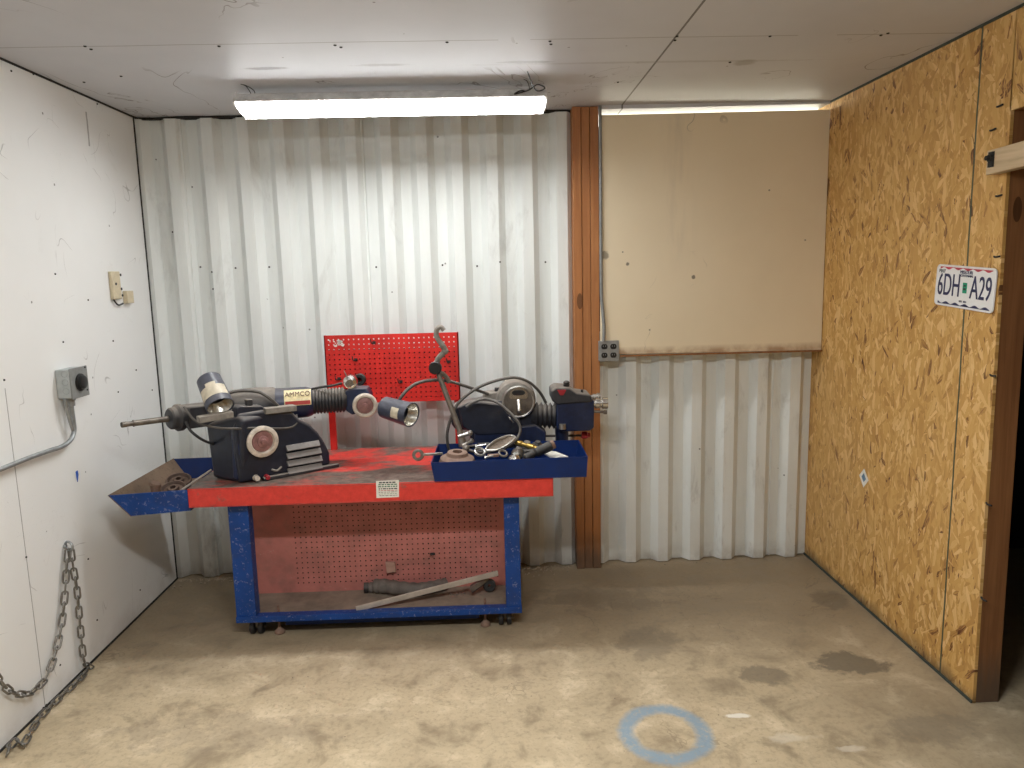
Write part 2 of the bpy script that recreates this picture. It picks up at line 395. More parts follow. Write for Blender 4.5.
def mat_top():
    m = MT('worn_red_bench_top', .45, 0, .5)
    y = m.xyz(); n = m.noise(3.0, 6, .62, m.mapv(scale=(1, 1.4, 1), loc=(1.1, .2, 0)), dist=.5); f = m.noise(30, 5, .7)
    red = m.mix(m.ramp(f, .3, .7), (.55, .03, .022), (.74, .055, .04))
    grime = m.mix(m.ramp(f, .35, .7), (.075, .055, .045), (.23, .185, .15))
    # the cleanest stretch of paint lies in the middle, right of the first machine
    dx = m.math('DIVIDE', m.math('SUBTRACT', y[0], .08), .40); dy = m.math('DIVIDE', m.math('SUBTRACT', y[1], .14), .20)
    d = m.math('SQRT', m.math('ADD', m.math('MULTIPLY', dx, dx), m.math('MULTIPLY', dy, dy)))
    k = m.math('ADD', m.math('MULTIPLY', d, .30), m.math('MULTIPLY', m.math('SUBTRACT', n, .5), 1.9))
    worn = m.ramp(k, .16, .36)
    up = m.math('GREATER_THAN', m.normz(), .6)
    edge = m.math('MULTIPLY', m.ramp(m.noise(22, 6, .7), .6, .68), .5)
    fl_ = m.math('MULTIPLY', m.ramp(m.noise(13, 6, .7, m.mapv(scale=(.6, 1.3, 1), loc=(3, 3, 0))), .52, .68), .55)
    worn = m.math('MULTIPLY', worn, m.math('SUBTRACT', 1, fl_))
    worn = m.math('MAXIMUM', worn, m.math('MULTIPLY', m.ramp(m.noise(17, 6, .7), .5, .7), .6))
    fac = m.math('ADD', m.math('MULTIPLY', up, worn), m.math('MULTIPLY', m.math('SUBTRACT', 1, up), edge))
    m.col(m.mix(fac, red, grime)); return m.m
def emit(name, c, s):
    m = MT(name, .5); m.b.inputs['Emission Color'].default_value = (*c, 1); m.b.inputs['Emission Strength'].default_value = s
    m.col((.9, .9, .9)); return m.m

LAMP1, LAMP2 = 22.0, 52.0
M = dict(
    wall=mat_white_wall(), ceil=mat_ceiling(), corr=mat_corr(), cream=mat_cream(), osb=mat_osb(), floor=mat_floor(),
    stud=mat_wood('orange_stud_wood', (.33, .125, .042), (.47, .205, .075)),
    jamb=mat_wood('brown_jamb_wood', (.19, .078, .030), (.31, .14, .055)),
    pine=mat_wood('pale_pine', (.50, .37, .22), (.66, .51, .33), (3, 2, 40), False),
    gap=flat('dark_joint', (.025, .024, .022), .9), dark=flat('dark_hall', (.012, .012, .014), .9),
    green=flat('dark_green_joint', (.045, .055, .045), .9),
    top=mat_top(), red=mat_paint('red_paint', (.66, .032, .026), (.5, .2, .16), .66, .4, (.12, .03, .03), .3),
    redback=mat_paint('dusty_faded_red_paint', (.46, .17, .145), (.46, .27, .23), .62, .6, (.20, .12, .10), .55),
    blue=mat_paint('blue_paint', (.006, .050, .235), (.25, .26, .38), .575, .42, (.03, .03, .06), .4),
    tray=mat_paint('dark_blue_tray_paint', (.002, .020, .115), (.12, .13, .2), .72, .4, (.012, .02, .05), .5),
    trayin=mat_paint('rusty_grimy_tray_paint', (.20, .135, .09), (.10, .07, .05), .55, .6, (.06, .045, .04), .5),
    shelf=flat('dusty_shelf_paint', (.24, .19, .145), .8, 0, .35, 10),
    navy=dusty('dusty_navy_machine_paint', (.011, .015, .030), (.27, .235, .20), .42, .75),
    navydeep=dusty('deep_blue_machine_paint', (.010, .019, .060), (.22, .2, .18), .38, .5),
    charcoal=dusty('charcoal_casting', (.028, .028, .033), (.30, .26, .22), .5, .85),
    greydust=dusty('dusty_grey_casting', (.22, .20, .175), (.36, .31, .26), .6, .7),
    louver=dusty('dusty_grey_louver', (.17, .16, .155), (.32, .28, .25), .5, .7),
    lampblue=dusty('slate_blue_lamp_paint', (.040, .048, .078), (.30, .28, .27), .3, .35),
    steel=flat('dull_steel', (.42, .40, .37), .38, .9, .3, 30), chrome=flat('worn_chrome', (.72, .71, .69), .22, 1, .15, 30),
    dirtysteel=flat('dirty_steel', (.19, .165, .14), .5, .6, .4, 30), galv=flat('galvanised_steel', (.40, .42, .43), .42, .75, .2, 40),
    rust=dusty('rusty_iron', (.20, .115, .08), (.33, .25, .2), .75, .5), rustdark=dusty('dark_rusty_iron', (.075, .045, .035), (.28, .19, .14), .7, .55), black=dusty('black_rubber', (.014, .014, .015), (.2, .18, .16), .55, .45),
    blackflat=flat('black_plastic', (.012, .012, .013), .4), cable=dusty('dusty_grey_cable', (.075, .068, .062), (.3, .27, .24), .55, .6),
    blackcable=dusty('black_cable', (.016, .016, .018), (.2, .18, .16), .5, .4),
    ivory=flat('dirty_ivory', (.62, .55, .42), .5, 0, .25, 30), dialcream=flat('grimy_cream_ring', (.60, .52, .44), .5, 0, .3, 40),
    dialred=flat('grimy_rose_disc', (.27, .13, .12), .5, 0, .35, 40), paper=flat('white_paper', (.78, .76, .70), .7, 0, .12, 60),
    ink=flat('dark_ink', (.03, .03, .035), .6), greenink=flat('green_ink', (.10, .20, .12), .6), redink=flat('red_ink', (.45, .05, .04), .6),
    goldlabel=flat('faded_gold_label', (.72, .60, .34), .4, 0, .25, 60), brownink=flat('brown_ink', (.11, .05, .03), .5),
    brass=flat('dull_brass', (.50, .33, .09), .35, .8, .3, 40), enamel=flat('white_enamel', (.82, .82, .82), .35),
    plate=flat('white_plate_enamel', (.80, .80, .80), .35, 0, .05, 30), platenavy=flat('navy_plate_ink', (.02, .025, .09), .45),
    plategreen=flat('green_month_sticker', (.0, .30, .16), .5), platered=flat('red_plate_ink', (.50, .05, .08), .5),
    chain=flat('dull_chain_steel', (.26, .25, .23), .42, .85, .35, 60), beige=flat('aged_beige_plastic', (.62, .54, .38), .5, 0, .15, 30),
    grey=flat('grey_box_paint', (.25, .26, .255), .5, 0.2, .2, 30), lightgrey=flat('light_grey_box_paint', (.47, .50, .50), .5, .2, .15, 30),
    cloth=flat('grey_ribbed_rubber', (.13, .112, .098), .75, 0, .35, 25), bar=flat('pale_steel_bar', (.50, .44, .38), .5, .35, .2, 25),
    mesh=flat('brown_wire_gauze', (.22, .17, .13), .7, .2, .4, 90), debris=flat('pale_grit', (.33, .27, .2), .9, 0, .5, 50),
    bluemark=flat('blue_chalk', (.02, .10, .50), .7), redknob=flat('red_knob_plastic', (.38, .02, .03), .4),
    lens=flat('lamp_reflector', (.7, .68, .62), .25, .8, .15, 30),
)

# ------------------------------------------------------------------ the room
YR = -2.6                      # wall behind the photographer
struct(MB().bx(XL - .1, 3.6, YR - .1, 4.15, -.1, 0).build('floor', M['floor']))
struct(MB().bx(XL - .1, 3.6, YR - .1, 4.5, H, H + .1).build('ceiling', M['ceil']))
wl = struct(MB().bx(XL - .1, XL, YR - .1, 4.15, 0, H).build('wall_left', M['wall']))
struct(MB().bx(XL, 3.6, YR - .1, YR, 0, H).build('wall_behind', M['shelf']))
# corrugated steel across the back: one sheet run left of the studs, a short run right of them
def corr(x0, x1, z0, z1, ph=-.508, pit=.1795, yn=3.928, dep=.043):
    prof = []; h = pit / 2; fl = .0545; wb = pit / 2 - fl + .0
    k = int((x0 - ph) // pit) - 1; pts = []
    while ph + k * pit < x1 + pit:
        c = ph + k * pit
        pts += [(c - fl / 2, yn), (c + fl / 2, yn), (c + fl / 2 + wb, yn + dep), (c + pit - fl / 2 - wb, yn + dep)]
        k += 1
    out = []
    def yat(x):
        for (a, ya), (b, yb) in zip(pts, pts[1:]):
            if a <= x <= b: return ya + (yb - ya) * (x - a) / max(b - a, 1e-9)
        return yn
    out = [(x0, yat(x0))] + [p for p in pts if x0 < p[0] < x1] + [(x1, yat(x1))]
    mb = MB()
    for (a, ya), (b, yb) in zip(out, out[1:]):
        mb.hexa([(a, ya, z0), (b, yb, z0), (b, yb + .003, z0), (a, ya + .003, z0), (a, ya, z1), (b, yb, z1), (b, yb + .003, z1), (a, ya + .003, z1)])
    return mb, yat
mb, yat = corr(XL, .44, .004, H - .012)
for px in (188, 366.5, 541):                       # overlaps of the sheets
    x = P(px, 260, 3.9).x; mb.bx(x - .006, x + .004, yat(x) - .006, yat(x) + .01, .004, H - .012)
wb = struct(mb.build('wall_back', M['corr'], sharp=.2))
mb, yat2 = corr(.575, XR, .004, 1.30)
x = P(777, 450, 3.9).x; mb.bx(x - .006, x + .004, yat2(x) - .006, yat2(x) + .008, .004, 1.19)
struct(mb.build('wall_back_lower', M['corr'], sharp=.2))
struct(MB().bx(XL - .1, .58, 3.994, 4.06, 0, H).build('wall_back_core', M['gap']))
struct(MB().bx(.58, XR + .1, 3.994, 4.06, 0, 2.36).build('wall_back_core_right', M['gap']))
# cream painted board, its upper edge a little below the ceiling: daylight comes through the slot above it
a, b = P(601, 113, 3.85), P(827, 110, 3.85); c, d = P(815, 349.5, 3.85), P(606, 354, 3.85)
zt0, zt1 = P(600, 115, 3.85).z, P(827, 109.5, 3.85).z
pb = MB(); ys = .012
pb.prism([(.572, 3.85, 1.186), (XR - .004, 3.85, 1.178), (XR - .004, 3.85, zt1), (.578, 3.85, zt0)], (0, ys, 0))
struct(pb.build('wall_back_panel', M['cream']))
q1, q2 = P(600, 109.5, 3.86).z, P(828, 103.5, 3.86).z
struct(MB().prism([(.57, 3.858, q1), (XR, 3.858, q2), (XR, 3.858, H), (.57, 3.858, H)], (0, .13, 0)).build('trim_1', M['ceil']))
struct(MB().bx(.675, XR, 3.841, 3.8505, 1.171, 1.180).build('trim_2', M['jamb']))
# three studs nailed together
for i in range(3):
    w = (.573 - .438) / 3; x0 = .438 + i * w
    yo = (0, .006, .003)[i]
    mb = MB().bx(x0 + .0012, x0 + w - .0012, 3.868 + yo, 3.990, 0, H - .002)
    struct(mb.build('trim_%d' % (3 + i), M['stud'], bev=.002))
# strand board wall on the right, with the doorway towards the camera
YD = 2.49; DH = 2.115
YT = YD + .030                 # the sheet's edge leans a little
mb = MB().prism([(XR, YD, 0), (XR, 4.0, 0), (XR, 4.0, H), (XR, YT, H)], (.012, 0, 0))
mb.bx(XR, XR + .012, YR, YT + .002, DH, H).bx(XR, XR + .012, YR, 1.25, 0, DH)
struct(mb.build('wall_right', M['osb']))
struct(MB().prism([(XR + .012, YD + .002, 0), (XR + .012, YD + .04, 0), (XR + .012, YT + .04, DH + .02), (XR + .012, YT - .002, DH + .02)], (.088, 0, 0)).build('trim_6', M['jamb'], bev=.002))
struct(MB().bx(XR + .012, XR + .10, 1.25, YT + .04, DH + .002, DH + .09).build('trim_7', M['jamb'], bev=.002))
struct(MB().bx(XR + .012, XR + .10, 1.2, 1.249, 0, DH).build('trim_8', M['jamb'], bev=.002))
# dark hall beyond the doorway
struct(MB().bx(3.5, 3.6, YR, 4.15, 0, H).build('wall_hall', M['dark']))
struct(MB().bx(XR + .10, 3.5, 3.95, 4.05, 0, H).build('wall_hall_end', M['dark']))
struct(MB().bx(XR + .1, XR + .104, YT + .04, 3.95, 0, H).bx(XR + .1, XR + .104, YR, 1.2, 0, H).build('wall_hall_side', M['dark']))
# dark joints
struct(MB().bx(XL, XL + .006, YR, 4.0, H - .007, H).build('trim_9', M['gap']))
struct(MB().bx(XR - .006, XR, YR, 3.85, H - .009, H).build('trim_10', M['green']))
struct(MB().bx(XL, XL + .005, YR, 4.0, 0, .008).build('baseboard_left', M['gap']))
struct(MB().bx(XR - .006, XR, YD, 4.0, 0, .010).build('baseboard_right', M['green']))
struct(MB().tube([(XL + (.44 - XL) * i / 30, 3.945 + random.uniform(-.01, .008), H - .006 + random.uniform(-.004, .003)) for i in range(31)], .007, 6, 2).build('trim_11', M['gap']))
struct(MB().bx(XL, XL + .004, 3.916, 3.924, 0, H).build('trim_12', M['gap']))
# nails left in the walls and ceiling
def nail(name, pos, ax, r, par, L=.003, mat='gap'):
    o = MB().cyl(V(pos), V(pos) + V(ax) * L, r, r * .8, 8).build(name, M[mat], par); return struct(o)
for x, y in ((11, 71), (33, 74), (97, 104), (55, 274), (113, 341), (63, 342), (26, 557), (88, 559), (136, 370), (118, 392), (46, 705), (140, 590), (97, 620), (60, 665), (43, 708), (4, 380), (152, 390), (88, 300)):
    nail('nail', PX(x, y, XL), (1, 0, 0), .0042, wl)
ce = bpy.data.objects['ceiling']
for x, y in ((85, 46), (91, 49), (219, 46), (335, 45), (341, 47), (447, 42), (550, 41), (551, 44), (677, 36), (770, 36), (888, 33), (881, 35), (675, 40), (730, 62), (618, 82), (121, 76), (84, 82)):
    p = PZ(x, y, H); nail('nail', p, (0, 0, -1), .006, ce)
for x, y in ((197.5, 267), (212, 272), (213, 289), (233, 268), (267, 267), (375, 267), (442, 265), (477, 266), (546, 262), (500, 262), (172, 232)):
    p = P(x, y, 3.93); p.y = yat(p.x); nail('nail', p, (0, -1, 0), .0052, wb, .006)
wr = bpy.data.objects['wall_right']
for x, y in ((1000, 196), (998, 257), (994, 376), (990, 505), (985, 600), (994, 130), (1001, 106)):
    p = PX(x, y, XR); o = MB().tube([p + V((0, .02, .002)), p + V((-.004, .008, 0)), p + V((-.004, -.014, .002))], .0035, 6, 3).build('nail', M['gap'], wr); struct(o)
# pale board screwed across the top of the doorway
a = PX(987, 151, XR - .038); b = PX(987, 175, XR - .038)
t = root('door_header_board', 'pale unpainted wood board fixed across the top of the dark doorway', 'board', (XR, a.y, b.z))
MB().prism([(XR - .038, a.y, b.z), (XR - .038, a.y, a.z), (XR - .038, 1.4, a.z + .03), (XR - .038, 1.4, b.z + .03)], (.0375, 0, 0)).build('plank', M['pine'], t, bev=.003)
p = PX(992, 158, XR - .038)
MB().cyl(p, p + V((-.012, 0, 0)), .013, None, 6).cyl(p + V((-.012, 0, 0)), p + V((-.022, 0, 0)), .008, None, 10).bx(p.x - .006, p.x, p.y - .012, p.y + .012, p.z - .03, p.z + .02).build('bolt', M['gap'], t)

# ------------------------------------------------------------------ shop lights
def shop_light(xc, yc, zc, L, label, tilt, lens, lip=0.0):
    t = root('shop_light', label, 'ceiling light', (xc, yc, zc))
    ct, st = math.cos(tilt), math.sin(tilt)
    def pr(prof, x): return [V((x, yc + y * ct + z * st, zc - y * st + z * ct)) for y, z in prof]
    prof = [(-.066, -.016), (-.034, .030), (-.026, .034), (.026, .034), (.034, .030), (.066, -.016), (.066, -.020 - lip), (.064, -.020 - lip), (.064, -.020), (-.064, -.020)]
    MB().prism(pr(prof, xc - L / 2), (L, 0, 0)).build('housing', M['enamel'], t, sharp=.3)
    for s in (-1, 1):
        MB().prism(pr([(-.068, -.026), (.068, -.026), (.068, -.016), (.036, .036), (-.036, .036), (-.068, -.016)], xc + s * (L / 2 + .005) - .005), (.010, 0, 0)).build('end_cap', M['enamel'], t, bev=.001)
    arc = [(.060 * math.cos(math.pi + math.pi * k / 12), -.0205 + .016 * math.sin(math.pi + math.pi * k / 12)) for k in range(13)]
    MB().prism(pr(arc, xc - L / 2 + .002), (L - .004, 0, 0)).build('diffuser', lens, t)
    for s in (-1, 1):
        x = xc + s * (L / 2 - .06)
        MB().tube([(x, yc - .02, zc + .03), (x - .012, yc - .05, zc + .06), (x - .03, yc - .07, H)], .0016, 6, 4).build('wire', M['gap'], t)
        MB().tube([(x, yc + .02, zc + .03), (x - .002, yc + .02, zc + .06), (x - .018, yc - .06, H)], .0016, 6, 4).build('wire', M['gap'], t)
    return t
xl, xr = P(238, 107, 3.40), P(546, 104, 3.40)
t = shop_light((xl.x + xr.x) / 2, 3.40, 2.374, xr.x - xl.x - .02, 'long bright shop light hanging tilted under the ceiling above the workbench', math.radians(13), emit('lit_lens_dim', (.985, 1, .995), LAMP1), .018)
x = xr.x - .04
MB().tube([(x, 3.40, 2.37), (x - .06, 3.36, 2.40), (x - .10, 3.33, 2.38), (x - .04, 3.33, 2.395), (x + .0, 3.34, 2.42), (x + .03, 3.32, 2.40), (x - .01, 3.31, 2.39), (x - .05, 3.2, 2.437)], .003, 6, 6).build('power_cord', M['blackcable'], t)
shop_light(-.10, 1.15, 2.335, 1.25, 'shop light hanging level in the middle of the room', 0, emit('lit_lens', (.985, 1, .985), LAMP2))

# ------------------------------------------------------------------ workbench
YF, YK, ZT = 3.15, 3.83, .727
WX0, WX1 = -1.335, .256
t = root('workbench', 'red topped rolling workbench with blue legs and red pegboard backs', 'workbench', (-.54, 3.45, 0))
tp = MB().bx(WX0, WX1, YF, YK, ZT - .006, ZT)
tp.bx(WX0, WX1, YF, YF + .004, ZT - .082, ZT - .006).bx(WX0, WX1, YK - .004, YK, ZT - .082, ZT - .006)
tp.bx(WX0, WX0 + .004, YF, YK, ZT - .082, ZT - .006).bx(WX1 - .004, WX1, YF, YK, ZT - .082, ZT - .006)
tp.bx(WX0, WX1, YF, YF + .03, ZT - .086, ZT - .082)
BT = tp.build('tabletop', M['top'], t, bev=.0015)
def peg(mb, x0, x1, z0, z1, yf, th, gx0, gz0, nx, nz, pit, r):
    ns = 8
    gx1, gz1 = gx0 + nx * pit, gz0 + nz * pit
    for yy in (yf, yf + th):
        for (a, b, c, d) in ((x0, x1, z0, gz0), (x0, x1, gz1, z1), (x0, gx0, gz0, gz1), (gx1, x1, gz0, gz1)):
            if b - a > 1e-4 and d - c > 1e-4: mb.add([(a, yy, c), (b, yy, c), (b, yy, d), (a, yy, d)], [(0, 1, 2, 3)])
    for f in (((x0, yf, z0), (x1, yf, z0), (x1, yf + th, z0), (x0, yf + th, z0)), ((x0, yf, z1), (x1, yf, z1), (x1, yf + th, z1), (x0, yf + th, z1)),
              ((x0, yf, z0), (x0, yf, z1), (x0, yf + th, z1), (x0, yf + th, z0)), ((x1, yf, z0), (x1, yf, z1), (x1, yf + th, z1), (x1, yf + th, z0))):
        mb.add(f, [(0, 1, 2, 3)])
    sq = [(-.5, -.5), (0, -.5), (.5, -.5), (.5, 0), (.5, .5), (0, .5), (-.5, .5), (-.5, 0)]
    an = [math.atan2(b, a) for a, b in sq]
    for i in range(nx):
        for j in range(nz):
            cx, cz = gx0 + (i + .5) * pit, gz0 + (j + .5) * pit
            vs = []
            for yy in (yf, yf + th):
                vs += [(cx + a * pit, yy, cz + b * pit) for a, b in sq]
                vs += [(cx + r * math.cos(q), yy, cz + r * math.sin(q)) for q in an]
            fs = []
            for k in range(ns):
                k2 = (k + 1) % ns
                fs += [(k, k2, 8 + k2, 8 + k), (16 + k, 16 + k2, 24 + k2, 24 + k), (8 + k, 8 + k2, 24 + k2, 24 + k)]
            mb.add(vs, fs)
    return mb
YP = 3.80
mb = peg(MB(), -.853, -.167, .972, 1.326, YP, .004, -.843, .983, 26, 13, .0256, .0042)
mb.bx(-.853, -.847, YP, YP + .025, .972, 1.326).bx(-.173, -.167, YP, YP + .025, .972, 1.326)
pegtop = mb.build('pegboard', M['red'], t)
MB().bx(-.846, -.174, YP + .016, YP + .019, .974, 1.250).build('pegboard_shade_sheet', M['gap'], t)  # added dark sheet, stands in for shade behind the lower rows of holes
for x in (-.853, -.20):
    MB().bx(x, x + .033, YP + .004, YP + .024, ZT, .99).build('pegboard_post', M['red'], t, bev=.001)
YL = 3.46
mb = peg(MB(), -1.175, .045, .09, ZT - .02, YL, .004, -.985, .135, 39, 16, .0256, .0040)
pegback = mb.build('back_panel', M['redback'], t)
struct_ = None
MB().bx(-1.19, .065, YL + .03, YL + .05, .06, ZT - .02).build('rear_dark_sheet', M['gap'], t)  # plain dark sheet seen through the holes of the lower board
for x0, x1 in ((-1.190, -1.100), (.036, .106)):
    MB().bx(x0, x1, 3.205, 3.265, .075, ZT - .05).build('leg', M['blue'], t, bev=.003)
    MB().bx(x0, x1, 3.72, 3.78, .075, ZT - .05).build('leg', M['blue'], t, bev=.003)
sh = MB().bx(-1.190, .106, 3.205, 3.78, .095, .101).build('shelf', M['shelf'], t)
MB().bx(-1.190, .108, 3.196, 3.204, .078, .106).bx(-1.190, .108, 3.204, 3.24, .1015, .106).build('rail', M['blue'], t, bev=.0015)
MB().bx(-.985, -.09, 3.25, 3.29, .035, .095).build('crossbeam', M['tray'], t)
def caster(x, y):
    c = MB()
    for s in (-1, 1): c.lathe((x + s * .019 - .011, y, .032), (1, 0, 0), [(.010, 0), (.028, 0), (.032, .004), (.032, .018), (.028, .022), (.010, .022)], 22)
    o = c.build('caster', M['black'], t)
    MB().bx(x - .006, x + .006, y - .012, y + .012, .03, .075).bx(x - .034, x + .034, y - .03, y + .03, .070, .076).cyl((x - .04, y, .032), (x + .04, y, .032), .006, None, 10).build('fork', M['dirtysteel'], o)
for x, y in ((-1.115, 3.255), (.030, 3.255), (-1.13, 3.73), (.03, 3.73)): caster(x, y)
for x, y in ((-1.012, 3.245), (-.062, 3.245)):
    MB().cyl((x, y, .02), (x, y, .135), .0055, None, 10).lathe((x, y, .0), (0, 0, 1), [(.018, 0), (.024, .004), (.022, .014), (.010, .026), (.006, .03)], 20).build('leveling_foot', M['rust'], t)
# printed warning label on the front edge
a, b, c, d = P(376, 481, YF), P(399, 480, YF), P(399, 497, YF), P(376.5, 498, YF)
lab = MB().prism([a, b, c, d], (0, -.001, 0)).build('label_sticker', M['paper'], t)
lab['label'] = 'white printed label on the red front edge'
for i, (z, w, mt, th) in enumerate(((.92, .75, 'ink', .06), (.80, .80, 'greenink', .055), (.68, .85, 'greenink', .055), (.55, .80, 'ink', .05), (.44, .8, 'redink', .025), (.34, .82, 'ink', .02), (.24, .8, 'greenink', .02), (.14, .78, 'ink', .02))):
    m_ = MB(); x = .5 - w / 2; W = b.x - a.x; Hh = a.z - d.z
    while x < .5 + w / 2:
        g = random.uniform(.05, .16); x2 = min(x + g, .5 + w / 2)
        m_.bx(a.x + x * W, a.x + x2 * W, YF - .0014, YF - .0009, d.z + (z - th) * Hh, d.z + (z + th * .3) * Hh); x = x2 + .03
    m_.build('print_line', M[mt], lab)
# torn white sticker on the upper pegboard
m_ = MB()
for k in range(15):
    p = P(random.uniform(329, 343), random.uniform(340.5, 346), YP - .0004); w = random.uniform(.004, .012)
    m_.prism([p + V((math.cos(q) * w * random.uniform(.6, 1.3), -.0004, math.sin(q) * w * random.uniform(.3, .7))) for q in (0, 1.2, 2.3, 3.3, 4.4, 5.3)], (0, .0006, 0))
m_.build('torn_sticker', M['paper'], t)

# hooks on the upper pegboard
for i, (x, y, lb) in enumerate(((374, 342, 'small dark peg hook at the top middle of the red pegboard'), (356, 359, 'small dark peg hook below the torn sticker on the red pegboard'),
                       (401, 381, 'small dark peg hook just above the hanging lamp cable'), (339, 378, 'small dark peg hook at the left edge of the red pegboard'), (449, 361, 'small dark peg hook at the right of the red pegboard beside the grey arm'))):
    p = P(x, y, YP)
    o = MB().bx(p.x - .008, p.x + .008, YP - .003, YP - .0002, p.z - .010, p.z + .004)
    o.tube([p + V((-.004, -.002, -.004)), p + V((-.005, -.03, -.006)), p + V((-.008, -.045, .002)), p + V((-.010, -.047, .020))], .0028, 6, 4)
    o.tube([p + V((.005, -.002, -.004)), p + V((.006, -.025, -.006)), p + V((.008, -.034, .004))], .0026, 6, 4)
    tag(o.build('peg_hook', M['gap'], loc=(p.x, YP, p.z)), lb, 'hook', 'hooks on the red pegboard')
p = P(361, 378.5, YP)
tag(MB().lathe((p.x, YP - .05, p.z), (0, 1, 0), [(.013, .0), (.027, .0), (.031, .004), (.031, .022), (.024, .026), (.024, .0495), (.013, .0495)], 28, True).build('rubber_bushing', M['black'], loc=(p.x, YP, p.z)),
    'dark ring bushing hanging on the red pegboard behind the left machine', 'bushing')

# ------------------------------------------------------------------ trays
def tray(name, label, P4top, P4bot, mat, matback, matin, thick=.004):
    # four top and four bottom corners in order: front left, front right, back right, back left
    base = sum((V(p) for p in P4bot), V()) / 4
    t = root(name, label, 'tray', base)
    n = ('front_side', 'right_side', 'back_side', 'left_side')
    cT = sum((V(p) for p in P4top), V()) / 4
    for i in range(4):
        j = (i + 1) % 4
        a, b, c, d = V(P4top[i]), V(P4top[j]), V(P4bot[j]), V(P4bot[i])
        nn = (b - a).cross(d - a).normalized()
        if nn.dot(cT - a) < 0: nn = -nn
        MB().prism([a, b, c, d], nn * thick).build(n[i], (mat, mat, matback, matin)[i], t)
    MB().prism([V(p) for p in P4bot], (0, 0, thick)).build('tray_bottom', matin, t)
    return t
tray('side_tray', 'blue metal tray with sloping rusty side hung on the left end of the workbench',
     [(-1.650, 3.10, .722), (-1.3353, 3.15, .722), (-1.3353, 3.745, .722), (-1.640, 3.735, .722)],
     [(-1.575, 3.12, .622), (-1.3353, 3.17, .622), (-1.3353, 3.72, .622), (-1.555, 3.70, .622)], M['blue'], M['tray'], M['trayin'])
tray('parts_tray', 'long dark blue metal tray of loose parts on the right end of the workbench',
     [(-.276, 3.135, .813), (.408, 3.135, .820), (.412, 3.50, .812), (-.270, 3.50, .812)],
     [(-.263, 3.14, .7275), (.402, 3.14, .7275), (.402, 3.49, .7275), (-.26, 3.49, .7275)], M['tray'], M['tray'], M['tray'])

# ------------------------------------------------------------------ left machine: brake drum lathe
th = math.radians(36)
A_ = V((math.cos(th), math.sin(th), 0)); Nn = V((math.sin(th), -math.cos(th), 0)); UP = V((0, 0, 1))
F0 = PZ(242, 484, ZT + .001)
def F(x, y, out=0.0): return PN(x, y, F0 + Nn * out, Nn)
t = root('brake_lathe', 'navy blue brake lathe with shaft pointing left and ribbed arm pointing right', 'brake lathe', F0 + A_ * .15 - Nn * .1)
LR = t
body = [F(240, 483.5), F(236, 455), F(234, 432), F(238, 414), F(262, 410), F(293, 412), F(300, 419.5), F(311, 425), F(319, 433), F(326, 444), F(330, 453), F(331, 464.5)]
zb = min(p.z for p in body)
body = [V((p.x, p.y, max(p.z, ZT + .001))) for p in body]
MB().prism(body, -Nn * .19).build('housing', M['navy'], t, bev=.014, seg=4, sharp=1.2)
# flat foot under the right of the front
b0, b1 = F(262, 478.5), F(337, 464)
MB().prism([V((b0.x, b0.y, ZT + .001)), V((b1.x, b1.y, ZT + .001)), V((b1.x, b1.y, ZT + .017)), V((b0.x, b0.y, ZT + .017))], Nn * .025).build('foot_plate', M['charcoal'], t, bev=.003)
# rounded casting on the left side
e_ = PZ(212, 478, ZT + .001) - F0; n2 = V((e_.y, -e_.x, 0)).normalized()
if n2.y > 0: n2 = -n2
sd_ = [PN(x, y, F0, n2) for x, y in ((241, 484), (228, 481.3), (212.5, 478), (209, 452), (205, 425), (212, 421.5), (236, 416), (243, 420))]
sd_ = [V((p.x, p.y, max(p.z, ZT + .001))) for p in sd_]
MB().prism(sd_, -n2 * .15).build('side_casting', M['navy'], t, bev=.018, seg=4, sharp=1.2)
MB().prism([PN(x, y, F0 + n2 * .004, n2) for x, y in ((233, 478), (238, 480), (239, 452), (236, 428), (231, 430), (232, 452))], -n2 * .012).build('rib', M['navydeep'], t, bev=.004)
c0 = F(258, 441, .002)
# louvres
m_ = [((286, 445.5), (319, 440)), ((286.5, 453.5), (320.5, 447.5)), ((287, 461), (321.5, 455.2)), ((287.5, 468.5), (321.5, 462.5))]
for (p, q) in m_:
    a, b = F(*p, .012), F(*q, .012)
    MB().prism([a, b, b + V((0, 0, -.024)) + Nn * .016, a + V((0, 0, -.024)) + Nn * .016], -Nn * .012 + V((0, 0, -.004))).build('louver', M['louver'], t, bev=.002)
# handwheel dial on the front
dial = MB().lathe(c0 + A_ * .012, Nn, [(.030, .0), (.030, .012), (.066, .012), (.070, .018), (.070, .030), (.064, .034), (.052, .034), (.048, .022), (.0, .022)], 36).build('dial', M['dialcream'], t)
MB().lathe(c0 + A_ * .012 + Nn * .0225, Nn, [(.047, 0), (.044, .004), (.026, .005), (.024, .012), (.014, .014), (.012, .022), (0, .023)], 32).build('hub', M['dialred'], dial)
for x, y, mt, r in ((255.5, 477.5, 'dialcream', .014), (266, 476.5, 'redknob', .012)):
    p = F(x, y, .0); MB().cyl(p, p + Nn * .03, r, r * .85, 16).build('knob', M[mt], t, bev=.002)
p = F(276, 468.5, 0); MB().tube([p + A_ * -.02, p + Nn * .01 + V((0, 0, -.008)), p + A_ * .025 + V((0, 0, .003))], .005, 8, 4).build('trim_clip', M['greydust'], t)
